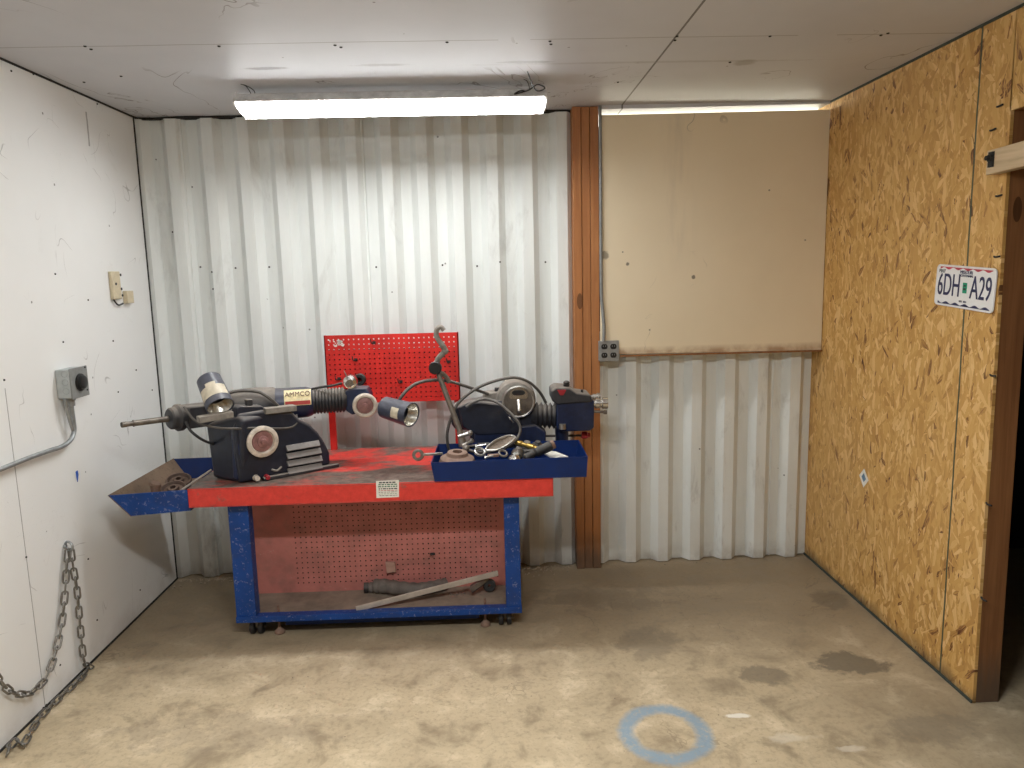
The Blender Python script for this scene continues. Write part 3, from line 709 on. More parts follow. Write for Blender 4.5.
# top block, slide bars and square knob
a, b, c, d = F(235, 424, -.01), F(266, 421, -.01), F(265, 408, -.01), F(237, 408, -.01)
MB().prism([a, b, c, F(262, 406, -.01), F(240, 406, -.01), d], -Nn * .10 + Nn * .03).build('top_block', M['navy'], t, bev=.005)
for (p, q) in (((200, 423.5), (234, 417.5)), ((266, 414.5), (297, 411))):
    a, b = F(*p, .02), F(*q, .02)
    MB().prism([a, b, b + UP * .026, a + UP * .026], -Nn * .05).build('slide_bar', M['greydust'], t, bev=.002)
p = F(249, 405, -.03); MB().obx(p + UP * .012, A_ * .014, Nn * .014, UP * .014).build('square_knob', M['charcoal'], t, bev=.003)
# spindle with its shaft pointing to the lower left
s1, s0 = P(121, 425, 3.09), P(214, 413, 3.40)
D_ = (s1 - s0).normalized()
def on(px): # point on the spindle axis at photo column px
    lo, hi = 0., 1.
    for _ in range(40):
        mid = (lo + hi) / 2; q = s0.lerp(s1, mid) - CAM
        if 512 + FPX * q.dot(RGT) / q.dot(FWD) > px: lo = mid
        else: hi = mid
    return s0.lerp(s1, lo)
u, v, w = basis(D_)
cN = on(199)
MB().obx(cN, D_ * .075, u * .050, v * .050).build('spindle_housing', M['charcoal'], t, bev=.008)
h0, h1 = on(183), on(169)
L = (h1 - h0).length
MB().lathe(h0, D_, [(.02, -.01), (.054, 0), (.060, .01), (.060, L * .45), (.050, L * .6), (.048, L * .9), (.042, L), (.014, L + .004)], 30).build('spindle_flange', M['charcoal'], t)
e0, e1, e2 = on(170), on(134), on(121.5)
MB().cyl(e0, e1, .0130, .0130, 16).cyl(e1, e1 + D_ * .004, .0145, .0145, 16).cyl(e1, e2, .0105, .0105, 16).cyl(e2, e2 - D_ * .02, .0120, .0120, 16).build('spindle_shaft', M['dirtysteel'], t)
# ribbed arm
a0, a1, a2, a3 = P(234, 407, 3.40), P(313, 401.5, 3.475), P(345, 399.5, 3.50), P(357, 399, 3.50)
ad = (a1 - a0).normalized(); La = (a1 - a0).length
MB().lathe(a0, ad, [(.02, -.045), (.055, -.035), (.074, -.012), (.082, .03), (.085, .10), (.080, La * .5), (.070, La * .56)], 32).build('motor_cover', M['charcoal'], t, sharp=1.2)
MB().lathe(a0, ad, [(.06, La * .48), (.075, La * .52), (.074, La * .55), (.072, La - .03), (.066, La - .008), (.058, La)], 32).build('arm_tube', M['navydeep'], t)
bd = (a2 - a1).normalized(); Lb = (a2 - a1).length
pr = []
for k in range(10):
    pr += [(.058, Lb * (k + .1) / 10), (.061, Lb * (k + .5) / 10), (.051, Lb * (k + .95) / 10)]
MB().lathe(a1, bd, [(.05, -.01)] + pr + [(.05, Lb + .01)], 32).build('bellows', M['charcoal'], t, sharp=1.5)
MB().prism([P(x, y, 3.46) for x, y in ((345, 391), (350, 388.5), (366, 388), (370, 395), (369, 411), (352, 415), (346, 411))], (0, .09, 0)).build('cutter_head', M['navydeep'], t, bev=.006, seg=3)
p = P(365, 405, 3.455)
nd = V((.18, -1, -.03)).normalized()
hw = MB().lathe(p, nd, [(.03, -.02), (.03, 0), (.052, .0), (.058, .006), (.058, .020), (.052, .026), (.043, .026), (.040, .014), (0, .014)], 36).build('handwheel', M['dialcream'], t)
MB().lathe(p + nd * .0145, nd, [(.039, 0), (.030, .005), (.014, .006), (.012, .014), (0, .015)], 28).build('hub', M['dialred'], hw)
p = P(349, 382.5, 3.46)
MB().lathe(p + V((0, .05, 0)), (.1, -1, 0), [(.032, 0), (.034, .03), (.030, .048), (.021, .05), (.021, .07), (.017, .073), (0, .073)], 26).build('lock_knob', M['chrome'], t)
MB().tube([P(312, 389, 3.47), P(322, 387, 3.45), P(333, 385.5, 3.44), P(342, 383, 3.45)], .0055, 8).build('cable', M['blackcable'], t)
p = P(347, 377, 3.45); MB().cyl(p, p + V((-.012, 0, .03)), .003, .002, 6).build('pin', M['steel'], t)
# maker's label wrapped on the arm tube
lc = P(297.5, 396, 3.40)
u, v, w = basis(ad)
tt = (lc - a0).dot(ad); axp = a0 + ad * tt; toc = (CAM - axp); toc = (toc - ad * toc.dot(ad)).normalized()
def rad(s_): # radius of the tube there
    f = (s_ - La * .55) / (La - .03 - La * .55); return .074 + (.072 - .074) * max(0, min(1, f)) if s_ > La * .55 else .080 + (.074 - .080) * max(0, (s_ - .12) / (La * .55 - .12))
lab = MB(); nn_ = 10; vs = []; half = .060
up_ = ad.cross(toc) if ad.cross(toc).z > 0 else -ad.cross(toc)
for k in range(nn_ + 1):
    an = math.radians(-10 + 62 * k / nn_)
    dirv = toc * math.cos(an) + up_ * math.sin(an)
    for s_ in (-half, half):
        vs.append(axp + ad * s_ + dirv * (.0745 + .0015)); vs.append(axp + ad * s_ + dirv * (.0745 + .0005))
fs = []
for k in range(nn_):
    o_ = k * 4
    fs += [(o_, o_ + 2, o_ + 6, o_ + 4), (o_ + 1, o_ + 3, o_ + 7, o_ + 5), (o_, o_ + 1, o_ + 5, o_ + 4), (o_ + 2, o_ + 3, o_ + 7, o_ + 6)]
fs += [(0, 1, 3, 2), (nn_ * 4, nn_ * 4 + 1, nn_ * 4 + 3, nn_ * 4 + 2)]
lab.add(vs, fs); lb = lab.build('maker_label', M['goldlabel'], t); lb['label'] = 'faded gold label reading AMMCO'
an = math.radians(30); dv = toc * math.cos(an) + up_ * math.sin(an); tv = -toc * math.sin(an) + up_ * math.cos(an)
text('label_text', 'AMMCO', axp + dv * .0775, ad, tv, .034, M['brownink'], lb, .88, .001)
an = math.radians(-1); dv = toc * math.cos(an) + up_ * math.sin(an); tv = -toc * math.sin(an) + up_ * math.cos(an)
m_ = MB(); m_.obx(axp + dv * .0764, ad * .056, tv * .009, dv * .0004); m_.build('label_band', M['redink'], lb)
# lamp on its gooseneck
def lamp(parent, top, bot, r0, r1, matshade, nm='lamp_shade'):
    top, bot = V(top), V(bot); ax = bot - top; L = ax.length
    s_ = MB().lathe(top, ax, [(.0, 0), (r0 * .9, 0), (r0, .006), (r1, L), (r1 - .003, L), (r0 - .004, .05), (0, .045)], 32).build(nm, matshade, parent)
    d = ax.normalized()
    MB().lathe(top + d * .046, d, [(.0, L * .62 - .046), (.018, L * .6 - .046), (.028, L * .45 - .046), (.016, L * .2), (.014, 0)], 20).build('bulb', M['enamel'], s_)
    MB().lathe(bot - d * .05, d, [(r1 * .62, 0), (r1 * .94, .046), (r1 * .90, .046), (r1 * .58, .002)], 28, True).build('reflector', M['lens'], s_)
    return s_
lt, lbm = P(208.5, 379, 3.26), P(220.5, 407, 3.17)
sh_ = lamp(t, lt, lbm, .052, .059, M['lampblue'])
ax = (lbm - lt).normalized(); u, v, w = basis(ax)
toc = CAM - (lt + lbm) / 2; toc = (toc - ax * toc.dot(ax)).normalized(); sd = ax.cross(toc)
Ll = (lbm - lt).length
def wrap(o, ax, toc, h0, h1, r0_, r1_, a0, a1, nm, mat, par, n=14):
    sd = ax.cross(toc); vs = []
    for k in range(n + 1):
        an = math.radians(a0 + (a1 - a0) * k / n); dv = toc * math.cos(an) + sd * math.sin(an)
        vs += [o + ax * h0 + dv * (r0_ + .0012), o + ax * h1 + dv * (r1_ + .0012), o + ax * h0 + dv * (r0_ + .0003), o + ax * h1 + dv * (r1_ + .0003)]
    fs = []
    for k in range(n):
        q = 4 * k; fs += [(q, q + 1, q + 5, q + 4), (q + 2, q + 3, q + 7, q + 6), (q, q + 2, q + 6, q + 4), (q + 1, q + 3, q + 7, q + 5)]
    return MB().add(vs, fs).build(nm, mat, par)
wrap(lt, ax, toc, Ll * .46, Ll * .80, .052 + .007 * .46, .052 + .007 * .8, -62, 70, 'label_strip', M['ivory'], sh_)
wrap(lt, ax, toc, Ll * .36, Ll * .46, .0546, .0553, -20, 25, 'label_patch', M['ivory'], sh_)
MB().tube([P(226, 394, 3.24), P(234, 391.5, 3.26), P(246, 390.5, 3.29), P(259, 392, 3.30), P(268, 397, 3.30), P(276, 404, 3.32), P(281, 409, 3.36)], .008, 8).build('gooseneck', M['cable'], t)
MB().tube([P(184, 407, 3.22), P(189, 414, 3.20), P(195, 420.5, 3.18), P(204, 425, 3.15), P(225, 428.5, 3.16), P(255, 428, 3.22), P(280, 428.5, 3.30), P(292, 427, 3.34), P(297, 422, 3.36), P(296, 415, 3.38)], .0052, 8).build('cable_loop', M['cable'], t)
MB().tube([P(186, 422, 3.24), P(190, 430, 3.22), P(198, 437, 3.22), P(206, 441.5, 3.25), P(214, 444, 3.30)], .0062, 8).build('cable', M['blackcable'], t)

# ------------------------------------------------------------------ right machine
YM = 3.56
t = root('brake_lathe', 'dark navy brake lathe with round crank disc behind the parts tray', 'brake lathe', (.05, 3.66, ZT))
def prism_px(pts, Y, dep): return MB().prism([P(x, y, Y) for x, y in pts], (0, dep, 0))
def clampz(mb, z):
    for q in mb.v: q.z = max(q.z, z)
    return mb
clampz(prism_px([(452, 408), (466, 404), (484, 401), (512, 399), (536, 404), (536, 470), (470, 470), (470, 431), (455, 429.5), (451, 424)], YM, .16), ZT + .001).build('housing', M['navy'], t, bev=.010, seg=3, sharp=1.2)
clampz(prism_px([(474, 432), (484, 431), (536, 425), (546, 432), (546, 470), (474, 470)], YM - .03, .08), ZT + .001).build('base_casting', M['navydeep'], t, bev=.006)
prism_px([(458, 407), (470, 401), (503, 404), (516, 412), (522, 425), (519, 434), (478, 436), (462, 428)], YM - .035, .05).build('belt_cover', M['navy'], t, bev=.010, seg=3, sharp=1.2)
prism_px([(482, 403), (483, 394), (505, 391), (507, 402)], YM + .03, .10).build('motor_block', M['greydust'], t, bev=.006)
p = P(497, 391, YM + .06); MB().cyl(p, p + UP * .018, .013, .011, 16).build('oil_cap', M['charcoal'], t, bev=.002)
p = P(516, 399, YM + .05)
MB().lathe(p + V((0, .09, 0)), (-.02, -1, 0), [(.05, 0), (.094, .01), (.098, .03), (.098, .12), (.090, .135), (.074, .14)], 40).build('drum', M['greydust'], t)
cdir = V((.02, -1, -.03)).normalized()
pc = P(518.5, 401.5, YM - .03)
disc = MB().lathe(pc, cdir, [(.02, -.05), (.060, -.045), (.076, -.02), (.080, 0), (.074, .008), (.060, .010), (.0, .012)], 40).build('crank_disc', M['dirtysteel'], t)
u = V((1, 0, 0)); 
MB().torus(pc + cdir * .004, cdir, .074, .007, 40).build('rim', M['steel'], disc)
MB().prism([pc + V((.045 * math.cos(q), 0, .045 * math.sin(q) * 1.0)) + cdir * .0125 + V((0, 0, .028)) for q in [math.pi * k / 10 for k in range(11)]] + [pc + cdir * .0125 + V((-.04, 0, .016)), pc + cdir * .0125 + V((.04, 0, .016))][::1], cdir * .003).build('top_plate', M['chrome'], disc)
sl = pc + cdir * .017 + V((0, 0, .046))
MB().prism([sl + V((.024 * math.cos(q) + (.008 if math.cos(q) > 0 else -.008), 0, .013 * math.sin(q))) for q in [2 * math.pi * k / 16 for k in range(16)]], cdir * .002).build('slot', M['blackflat'], disc)
MB().cyl(pc + V((0, 0, .010)), pc + V((0, 0, -.03)) + cdir * .055, .014, .010, 16).ball(pc + V((0, 0, -.032)) + cdir * .058, .012, 12).build('crank_handle', M['steel'], disc)
# bellows and gauge head
b0, b1 = P(534, 415, YM + .03), P(561, 416, YM + .03); bdir = (b1 - b0).normalized(); Lb = (b1 - b0).length; pr = []
for k in range(6): pr += [(.050, Lb * (k + .05) / 6), (.066, Lb * (k + .5) / 6), (.050, Lb * (k + .95) / 6)]
MB().lathe(b0, bdir, [(.045, -.015)] + pr + [(.045, Lb + .01)], 32).build('bellows', M['charcoal'], t, sharp=1.5)
prism_px([(556.5, 402), (593, 399), (594.5, 402), (594, 428), (590, 431), (560, 432), (556.5, 428)], YM - .04, .15).build('gauge_head', M['navydeep'], t, bev=.007, seg=3)
prism_px([(551.5, 391), (556, 387.5), (570, 388), (577, 393), (591, 395), (592.5, 402), (575, 403.5), (557, 405), (552, 401)], YM - .05, .16).build('head_cover', M['charcoal'], t, bev=.008, seg=3)
MB().cyl(P(561.5, 427, YM + .03), P(562, 441, YM + .03), .034, .032, 24).build('gauge_foot', M['navydeep'], t, bev=.003)
MB().cyl(P(562.5, 424, YM - .045), P(562.5, 429, YM - .045), .016, .018, 16).build('hose_collar', M['steel'], t)
p = P(561.8, 392, YM - .055)
MB().prism([p + V((-.022, 0, .010)), p + V((.022, 0, .010)), p + V((.008, 0, -.016)), p + V((-.008, 0, -.016))], (0, .012, 0)).build('pointer_plate', M['redknob'], t)
p = P(566.5, 388, YM); MB().cyl(p, p + UP * .018, .012, .016, 16).ball(p + UP * .026, .016, 14, (1, 1, .7)).build('top_knob', M['black'], t)
p = P(582, 393.5, YM); MB().cyl(p, p + UP * .02, .007, .006, 12).build('grease_fitting', M['black'], t)
for y, y0, x1, r, yy in ((403, 592, 607.5, .026, YM - .02), (396.5, 591, 600, .018, YM + .05)):
    a, b = P(y0, y + .4, yy), P(x1, y, yy); d = b - a; L_ = d.length
    MB().lathe(a, d, [(r * .7, -.01), (r * .7, L_ * .2), (r, L_ * .22), (r, L_ * .45), (r * .8, L_ * .5), (r * .8, L_ * .62), (r * 1.08, L_ * .66), (r * 1.08, L_), (r * .5, L_ + .002)], 24).build('adjusting_knob', M['chrome'], t)
a, b = P(594, 411.5, YM - .02), P(607, 412.3, YM - .02)
MB().cyl(a, b, .007, .007, 10).cyl(b - (b - a) * .25, b, .010, .010, 12).build('feed_lever', M['dirtysteel'], t)
MB().cyl(P(533, 436, YM + .05), P(582, 435.5, YM + .05), .006, .006, 12).build('feed_rod', M['charcoal'], t)
p = P(586.5, 434.5, YM + .05); MB().lathe(P(581, 435.3, YM + .05), (1, 0, .01), [(.008, 0), (.018, .004), (.018, .03), (.012, .036), (.012, .045)], 18).build('red_knob', M['redknob'], t)
# hoses
MB().tube([P(449, 450, 3.45), P(447.3, 441, 3.44), P(447.5, 431, 3.44), P(451.5, 416, 3.45), P(457, 405, 3.46), P(464, 397.5, 3.47), P(474, 390, 3.48), P(486, 384, 3.5), P(501, 379.3, 3.51), P(515, 377.5, 3.52), P(527, 381, 3.54), P(535, 387, 3.56), P(541, 394, 3.58), P(546, 403, 3.585)], .0072, 8).build('hose', M['cable'], t)
MB().tube([P(466, 407, 3.46), P(473, 402.5, 3.46), P(481, 399.5, 3.46), P(489, 399.5, 3.45), P(499, 403.5, 3.42), P(507, 410, 3.40), P(514, 417, 3.38), P(519.5, 425, 3.37), P(520, 432, 3.36), P(517, 438.5, 3.35), P(509, 446, 3.33), P(499, 450.5, 3.32), P(486, 452.3, 3.32), P(474, 451.5, 3.32), P(466, 449, 3.33)], .0068, 8).build('hose', M['cable'], t)
p = P(511.5, 419.5, YM - .038); MB().tube([p + V((-.014, 0, .014)), p + V((-.004, -.004, .002)), p + V((.010, 0, -.016))], .003, 6).build('clip', M['steel'], t)
# second lamp on its gooseneck
l0, l1 = P(384, 407, 3.40), P(411.5, 415, 3.31)
s2 = lamp(t, l0, l1, .050, .057, M['lampblue'])
ax = (l1 - l0).normalized(); toc = CAM - (l0 + l1) / 2; toc = (toc - ax * toc.dot(ax)).normalized(); Ll = (l1 - l0).length
wrap(l0, ax, toc, Ll * .52, Ll * .78, .0537, .0555, -12, 40, 'label_strip', M['ivory'], s2)
MB().cyl(l0 - ax * .015, l0 + ax * .01, .008, .008, 10).build('socket', M['dirtysteel'], s2)
MB().tube([P(398, 402, 3.36), P(402, 396, 3.36), P(409, 388.5, 3.37), P(417, 383.5, 3.38), P(427, 380.8, 3.40), P(440, 380, 3.42), P(452, 382, 3.45), P(465, 386, 3.49), P(478, 390.5, 3.53), P(488, 394, 3.58)], .0078, 8).build('gooseneck', M['cable'], t)

# ------------------------------------------------------------------ things in the trays
def floor_pt(x, y, z): return PZ(x, y, z)
# jointed steel arm standing in the tray
b = P(464, 450, 3.385); b.z = .735
t = root('jointed_arm', 'grey jointed steel arm with black joint rising in front of the red pegboard', 'tool arm', (b.x, b.y, .7315))
MB().lathe((b.x, b.y, .7315), (0, 0, 1), [(.026, 0), (.026, .012), (.020, .018), (.018, .07), (.014, .075)], 24).build('base', M['dirtysteel'], t)
j0, j1 = P(461, 434, 3.36), P(438.5, 374, 3.40)
MB().cyl(P(463, 446, 3.36), P(460, 431, 3.36), .020, .016, 16).build('socket', M['steel'], t)
MB().cyl(j0, j1, .0135, .0120, 14).build('rod', M['dirtysteel'], t)
for p, q in (((458, 437), (470, 433)), ((462, 446), (471, 441))):
    MB().cyl(P(*p, 3.34), P(*q, 3.36), .009, .009, 10).ball(P(*q, 3.36), .014, 10).build('clamp_screw', M['steel'], t)
MB().ball(P(466, 448.5, 3.33), .018, 14).build('clamp_ball', M['dirtysteel'], t)
p = P(435.5, 367.5, 3.39); MB().lathe(p, (0, -1, 0), [(.022, -.035), (.026, 0), (.030, .004), (.030, .022), (.026, .026), (0, .026)], 28).build('joint_knob', M['blackflat'], t)
MB().tube([P(437, 374, 3.405), P(441, 373, 3.41), P(447, 378, 3.42), P(449, 383, 3.42)], .011, 8).build('lower_bracket', M['dirtysteel'], t)
MB().tube([P(435.5, 366, 3.41), P(438, 359, 3.41), P(442.5, 354, 3.41), P(445, 350.5, 3.41), P(442.5, 345.5, 3.40), P(438.5, 340, 3.40), P(436.2, 334.5, 3.40), P(437.3, 329, 3.40), P(441, 327, 3.40), P(444, 330.5, 3.40)], lambda s_: .0135 if s_ < .45 else .0125 - .004 * (s_ - .45), 10).build('hooked_arm', M['greydust'], t)
MB().ball(P(445, 351, 3.41), .017, 14).build('elbow', M['greydust'], t)
# rusty disc
c = P(454, 459, 3.27); c.x += .012
tag(MB().lathe((c.x, c.y, .7325), (.05, -.10, 1), [(.076, .0), (.081, .006), (.083, .050), (.076, .068), (.050, .082), (.044, .096), (.022, .098), (.022, .0)], 40, True).build('brake_adapter', M['rust'], loc=(c.x, c.y, .7325)),
    'round rusty adapter disc lying at the left end of the parts tray', 'disc')
# ring ended wrench over the tray edge
a, b2 = P(418, 455, 3.20), P(442, 453.5, 3.22)
t = root('ring_wrench', 'short grey ring wrench sticking out over the left rim of the parts tray', 'wrench', a)
MB().lathe(a, (.3, -1, .2), [(.013, -.008), (.024, -.008), (.026, -.004), (.026, .006), (.022, .009), (.013, .009)], 24, True).build('ring', M['dirtysteel'], t)
MB().obx((a + b2) / 2 + V((.012, 0, 0)), (b2 - a) * .42, V((0, .004, 0)), V((0, 0, .006))).build('shaft', M['steel'], t, bev=.002)
# gauze strainer
pts = [P(x, y, Y) for x, y, Y in ((486, 449.5, 3.24), (492, 443, 3.27), (500, 438.5, 3.30), (510, 435.5, 3.32), (515, 437.5, 3.31), (511, 442, 3.28), (503, 447.5, 3.25), (494, 450.5, 3.23))]
c = sum(pts, V()) / 8
t = root('strainer', 'oval brown gauze strainer with pale rim leaning in the parts tray', 'strainer', c)
MB().tube(pts, .0055, 8, 5, True).build('rim', M['steel'], t)
q = smooth_path(pts, 5, True); vs = [c + V((0, .012, -.012))] + q + [c + V((0, .014, -.014))] + [p + V((0, .002, -.002)) for p in q]; n = len(q)
MB().add(vs, [(0, 1 + i, 1 + (i + 1) % n) for i in range(n)] + [(n + 1, n + 2 + i, n + 2 + (i + 1) % n) for i in range(n)]).build('gauze', M['mesh'], t, sharp=3)
# brass rod, dark tool handle, pale rag, small chrome bits
a, b = P(516, 442.5, 3.36), P(545, 450.5, 3.25); d = b - a; L = d.length
tag(MB().lathe(a, d, [(.010, 0), (.014, .004), (.014, L * .2), (.010, L * .22), (.010, L * .4), (.013, L * .42), (.013, L * .62), (.008, L * .66), (.008, L)], 16).build('brass_fitting', M['brass'], loc=a),
    'long brass fitting lying across the parts tray', 'fitting')
a, b = P(524, 458.5, 3.19), P(553, 444.5, 3.225); d = b - a; L = d.length
t = root('air_tool', 'dark grimy air tool handle lying on the brass fitting in the parts tray', 'tool', a)
MB().lathe(a, d, [(.012, 0), (.019, .006), (.018, L * .3), (.014, L * .36), (.021, L * .42), (.023, L * .9), (.019, L * .94)], 20).build('handle', M['black'], t)
MB().lathe(a + d * .94, d, [(.020, 0), (.020, .014), (.012, .016), (.012, .0)], 20, True).build('nozzle', M['rust'], t)
for x0, y0, x1, y1, r in ((528, 446, 542, 441.5, .014), (520, 453, 532, 456, .012)):
    pass
a, b, c, d = P(544, 452.5, 3.28), P(556, 451.5, 3.30), P(568.5, 456.3, 3.20), P(556, 458, 3.18)
mb = MB().prism([a, a.lerp(b, .6) + V((0, 0, .006)), b, c, d.lerp(c, .3) + V((0, 0, .004)), d, a.lerp(d, .5) + V((0, 0, -.003))], (0, .002, -.010))
tag(mb.build('folded_paper', M['paper'], bev=.002, loc=a), 'folded white paper lying at the right end of the parts tray', 'paper')
def chrome_bit(name, x, y, Y, label, cat, kind, mat='chrome', r=.02, grp=None):
    p = P(x, y, Y)
    if kind == 'dome': mb = MB().lathe(p + V((0, 0, -r)), (.1, -.3, 1), [(r * 1.3, 0), (r * 1.35, r * .4), (r * 1.1, r * 1.0), (r * .6, r * 1.4), (r * .5, r * 1.7), (0, r * 1.75)], 22)
    elif kind == 'ring': mb = MB().torus(p, (.3, -.6, 1), r, r * .32, 24)
    elif kind == 'bolt': mb = MB().cyl(p, p + V((r * 2.6, .01, .004)), r * .42, None, 12).cyl(p + V((-r * .5, 0, 0)), p, r * .8, None, 6)
    else: mb = MB().obx(p, V((r * 1.4, .3 * r, 0)), V((-.2 * r, r * .7, 0)), V((0, 0, r * .35)))
    tag(mb.build(name, M[mat], loc=p, bev=.001 if kind == 'plate' else 0), label, cat, grp)
chrome_bit('chrome_cup', 515, 456.5, 3.20, 'pale chrome cup below the brass fitting in the parts tray', 'cup', 'dome', 'chrome', .026)
chrome_bit('steel_cone', 517.5, 450, 3.27, 'dark steel cone standing behind the chrome cup', 'cone', 'dome', 'dirtysteel', .022)
chrome_bit('steel_ring', 480, 452, 3.26, 'steel ring lying at the left of the gauze strainer', 'ring', 'ring', 'steel', .022)
chrome_bit('bright_bolt', 477, 446.5, 3.34, 'bright bolt lying behind the gauze strainer', 'bolt', 'bolt', 'chrome', .016)
chrome_bit('steel_block', 484, 444.5, 3.37, 'small bright steel block behind the gauze strainer', 'block', 'plate', 'steel', .018)
chrome_bit('dark_collar', 537, 444, 3.36, 'dark collar lying behind the black air tool', 'collar', 'dome', 'black', .024)
chrome_bit('steel_washer', 503, 453.5, 3.22, 'steel washer lying right of the gauze strainer', 'washer', 'ring', 'dirtysteel', .018)
chrome_bit('rusty_nut', 493, 455.5, 3.20, 'rusty nut lying in front of the gauze strainer', 'nut', 'plate', 'rust', .016)
chrome_bit('dark_nut', 469, 447, 3.42, 'dark heavy nut lying behind the jointed arm base', 'nut', 'bolt', 'charcoal', .022)
chrome_bit('black_spacer', 531, 451.5, 3.22, 'flat black spacer lying under the black air tool', 'spacer', 'plate', 'black', .024)
chrome_bit('grimy_flange', 526, 445, 3.40, 'grimy flange lying behind the brass fitting', 'flange', 'dome', 'charcoal', .030)
chrome_bit('dull_pin', 486, 457.5, 3.18, 'dull steel pin lying at the front of the parts tray', 'pin', 'bolt', 'steel', .012)
chrome_bit('dark_bracket', 507, 445.5, 3.38, 'dark bracket lying between the strainer and the brass fitting', 'bracket', 'plate', 'charcoal', .028)
# left tray
for x, y, Y, ax, lb in ((178.5, 478.5, 3.37, (.12, -.35, 1), 'rusty round adapter cone at the back of the left tray'), (173.5, 487, 3.24, (.05, -.40, 1), 'rusty round adapter cone at the front of the left tray')):
    p = P(x, y, Y)
    o = MB().lathe(p + V((0, 0, -.02)), ax, [(.048, -.035), (.056, .0), (.056, .018), (.049, .020), (.042, .008), (.026, .010), (.022, .024), (.012, .024), (.012, -.035)], 30, True).build('adapter_cone', M['rustdark'], loc=p)
    tag(o, lb, 'cone', 'rusty cones in the left tray')
p = P(155.5, 487, 3.22)
tag(MB().cyl(p + V((0, 0, -.045)), p + V((0, 0, .012)), .020, .022, 16).cyl(p + V((.0, 0, .012)), p + V((.004, 0, .02)), .026, .022, 16).build('dark_socket', M['rust'], bev=.002, loc=p),
    'dark rusty socket at the left of the adapter cones in the left tray', 'socket')
a, b = P(181, 490.5, 3.17), P(211, 470, 3.36)
tag(MB().tube([a, a.lerp(b, .5), b], .0052, 8, 3).build('steel_rod', M['bar'], loc=a), 'pale steel rod leaning from the left tray onto the bench top', 'rod')

# ------------------------------------------------------------------ things on the bottom shelf
a, b = PZ(356, 609, .112), P(498, 573, 3.36)
dd = (b - a); s_ = V((0, 0, 1)).cross(dd).normalized(); w_ = dd.cross(s_).normalized()
tag(MB().obx((a + b) / 2, dd / 2, s_ * .004, w_ * .013).build('flat_bar', M['bar'], bev=.002, loc=a), 'pale flat steel bar leaning across the bottom shelf', 'bar')
pth = [V((p.x, p.y, .101 + r)) for p, r in ((PZ(371, 592, .101), .022), (PZ(382, 593, .101), .036), (PZ(400, 595.5, .101), .037), (PZ(418, 596, .101), .034), (PZ(434, 593, .101), .032), (PZ(446, 589.5, .101), .030))]
def rr(s_): return .036 * (1 if s_ > .1 else .72) * (1 - .22 * s_) * (1 + .06 * math.sin(s_ * 60))
mb = MB().tube(pth, rr, 16, 12)
for v_ in mb.v: v_.z = max(v_.z, .1015)
bt = root('rubber_sleeve', 'crumpled grey rubber sleeve lying behind the flat bar on the bottom shelf', 'sleeve', pth[0])
mb.build('sleeve', M['cloth'], bt, sharp=1.5)
MB().lathe(pth[0] + V((-.02, .0, .0)), (-1, -.1, 0), [(.026, -.01), (.026, .012), (.018, .012), (.018, -.01)], 20, True).build('cuff', M['black'], bt)
a, b = P(471, 589, 3.33), P(488, 577, 3.40)
p = P(489.5, 586.5, 3.40)
t = root('spare_caster', 'dark spare caster lying under the raised end of the flat bar', 'caster', (p.x, p.y, .101))
MB().lathe((p.x, p.y - .012, .101 + .033), (0, -1, .15), [(.008, -.012), (.026, -.012), (.031, -.006), (.031, .008), (.026, .014), (.008, .014)], 24, True).build('wheel', M['black'], t)
MB().obx((a + b) / 2, (b - a) / 2, V((0, .018, 0)), V((-.006, 0, .010))).build('bracket', M['dirtysteel'], t, bev=.002)
MB().obx((a + b) / 2 + V((-.012, -.012, -.014)), (b - a) * .32, V((0, .012, 0)), V((-.004, 0, .007))).build('fork', M['navydeep'], t, bev=.002)
p = P(390.5, 567.5, YL - .02)
tag(MB().prism([p + V((-.024, 0, .028)), p + V((.022, 0, .023)), p + V((.026, 0, -.026)), p + V((-.020, 0, -.030))], (0, .019, 0)).build('wood_block', flat('grimy_pink_wood', (.40, .24, .19), .7), bev=.003, loc=p),
    'small square wood block stuck on the lower red pegboard', 'block')
p = P(433, 553.5, YL)
tag(MB().tube([p + V((-.012, -.001, .0)), p + V((-.01, -.02, 0)), p + V((.0, -.024, .006)), p + V((.008, -.022, .012))], .003, 6).bx(p.x - .012, p.x + .010, YL - .004, YL - .0003, p.z - .006, p.z + .004).build('peg_hook', M['gap'], loc=p), 'small dark peg hook on the lower red pegboard', 'hook')
for x, y in ((451, 595), (457, 594.5), (464, 594)):
    p = PZ(x, y, .101)
    tag(MB().cyl((p.x, p.y, .1012), (p.x, p.y, .108), .006, None, 6).build('hex_nut', M['steel'], loc=p), 'small steel nut lying in a row on the bottom shelf', 'nut', 'nuts on the bottom shelf')

# ------------------------------------------------------------------ left wall things
# disconnect switch box
ya = PX(56, 385, XL).y; D_ = P(70.5, 384, ya).x - XL; yb = PX(86.5, 382, XL + D_).y
z0, z1 = PX(71, 399, XL + D_).z, PX(71, 369.5, XL + D_).z
t = root('switch_box', 'grey metal switch box with black knob on the white wall', 'switch box', (XL, (ya + yb) / 2, z0))
MB().bx(XL + .001, XL + D_, ya, yb, z0, z1).build('housing', M['lightgrey'], t, bev=.003)
MB().bx(XL + D_, XL + D_ + .006, ya - .006, yb + .004, z0 - .004, z1 + .004).build('cover', M['grey'], t, bev=.002)
yc, zc = (ya + yb) / 2 - .0, (z0 + z1) / 2
MB().lathe((XL + D_ + .006, yc, zc), (1, 0, 0), [(.036, 0), (.036, .006), (.028, .008), (.026, .018), (.020, .020), (0, .020)], 28).build('knob', M['blackflat'], t)
for k, (dx, dz) in enumerate(((.037, .100), (.037, .066), (.037, .030))):
    MB().torus((XL + dx, ya - .0004, z0 + dz), (0, 1, 0), .012, .0012, 24, 6).build('knockout', M['galv'], t)
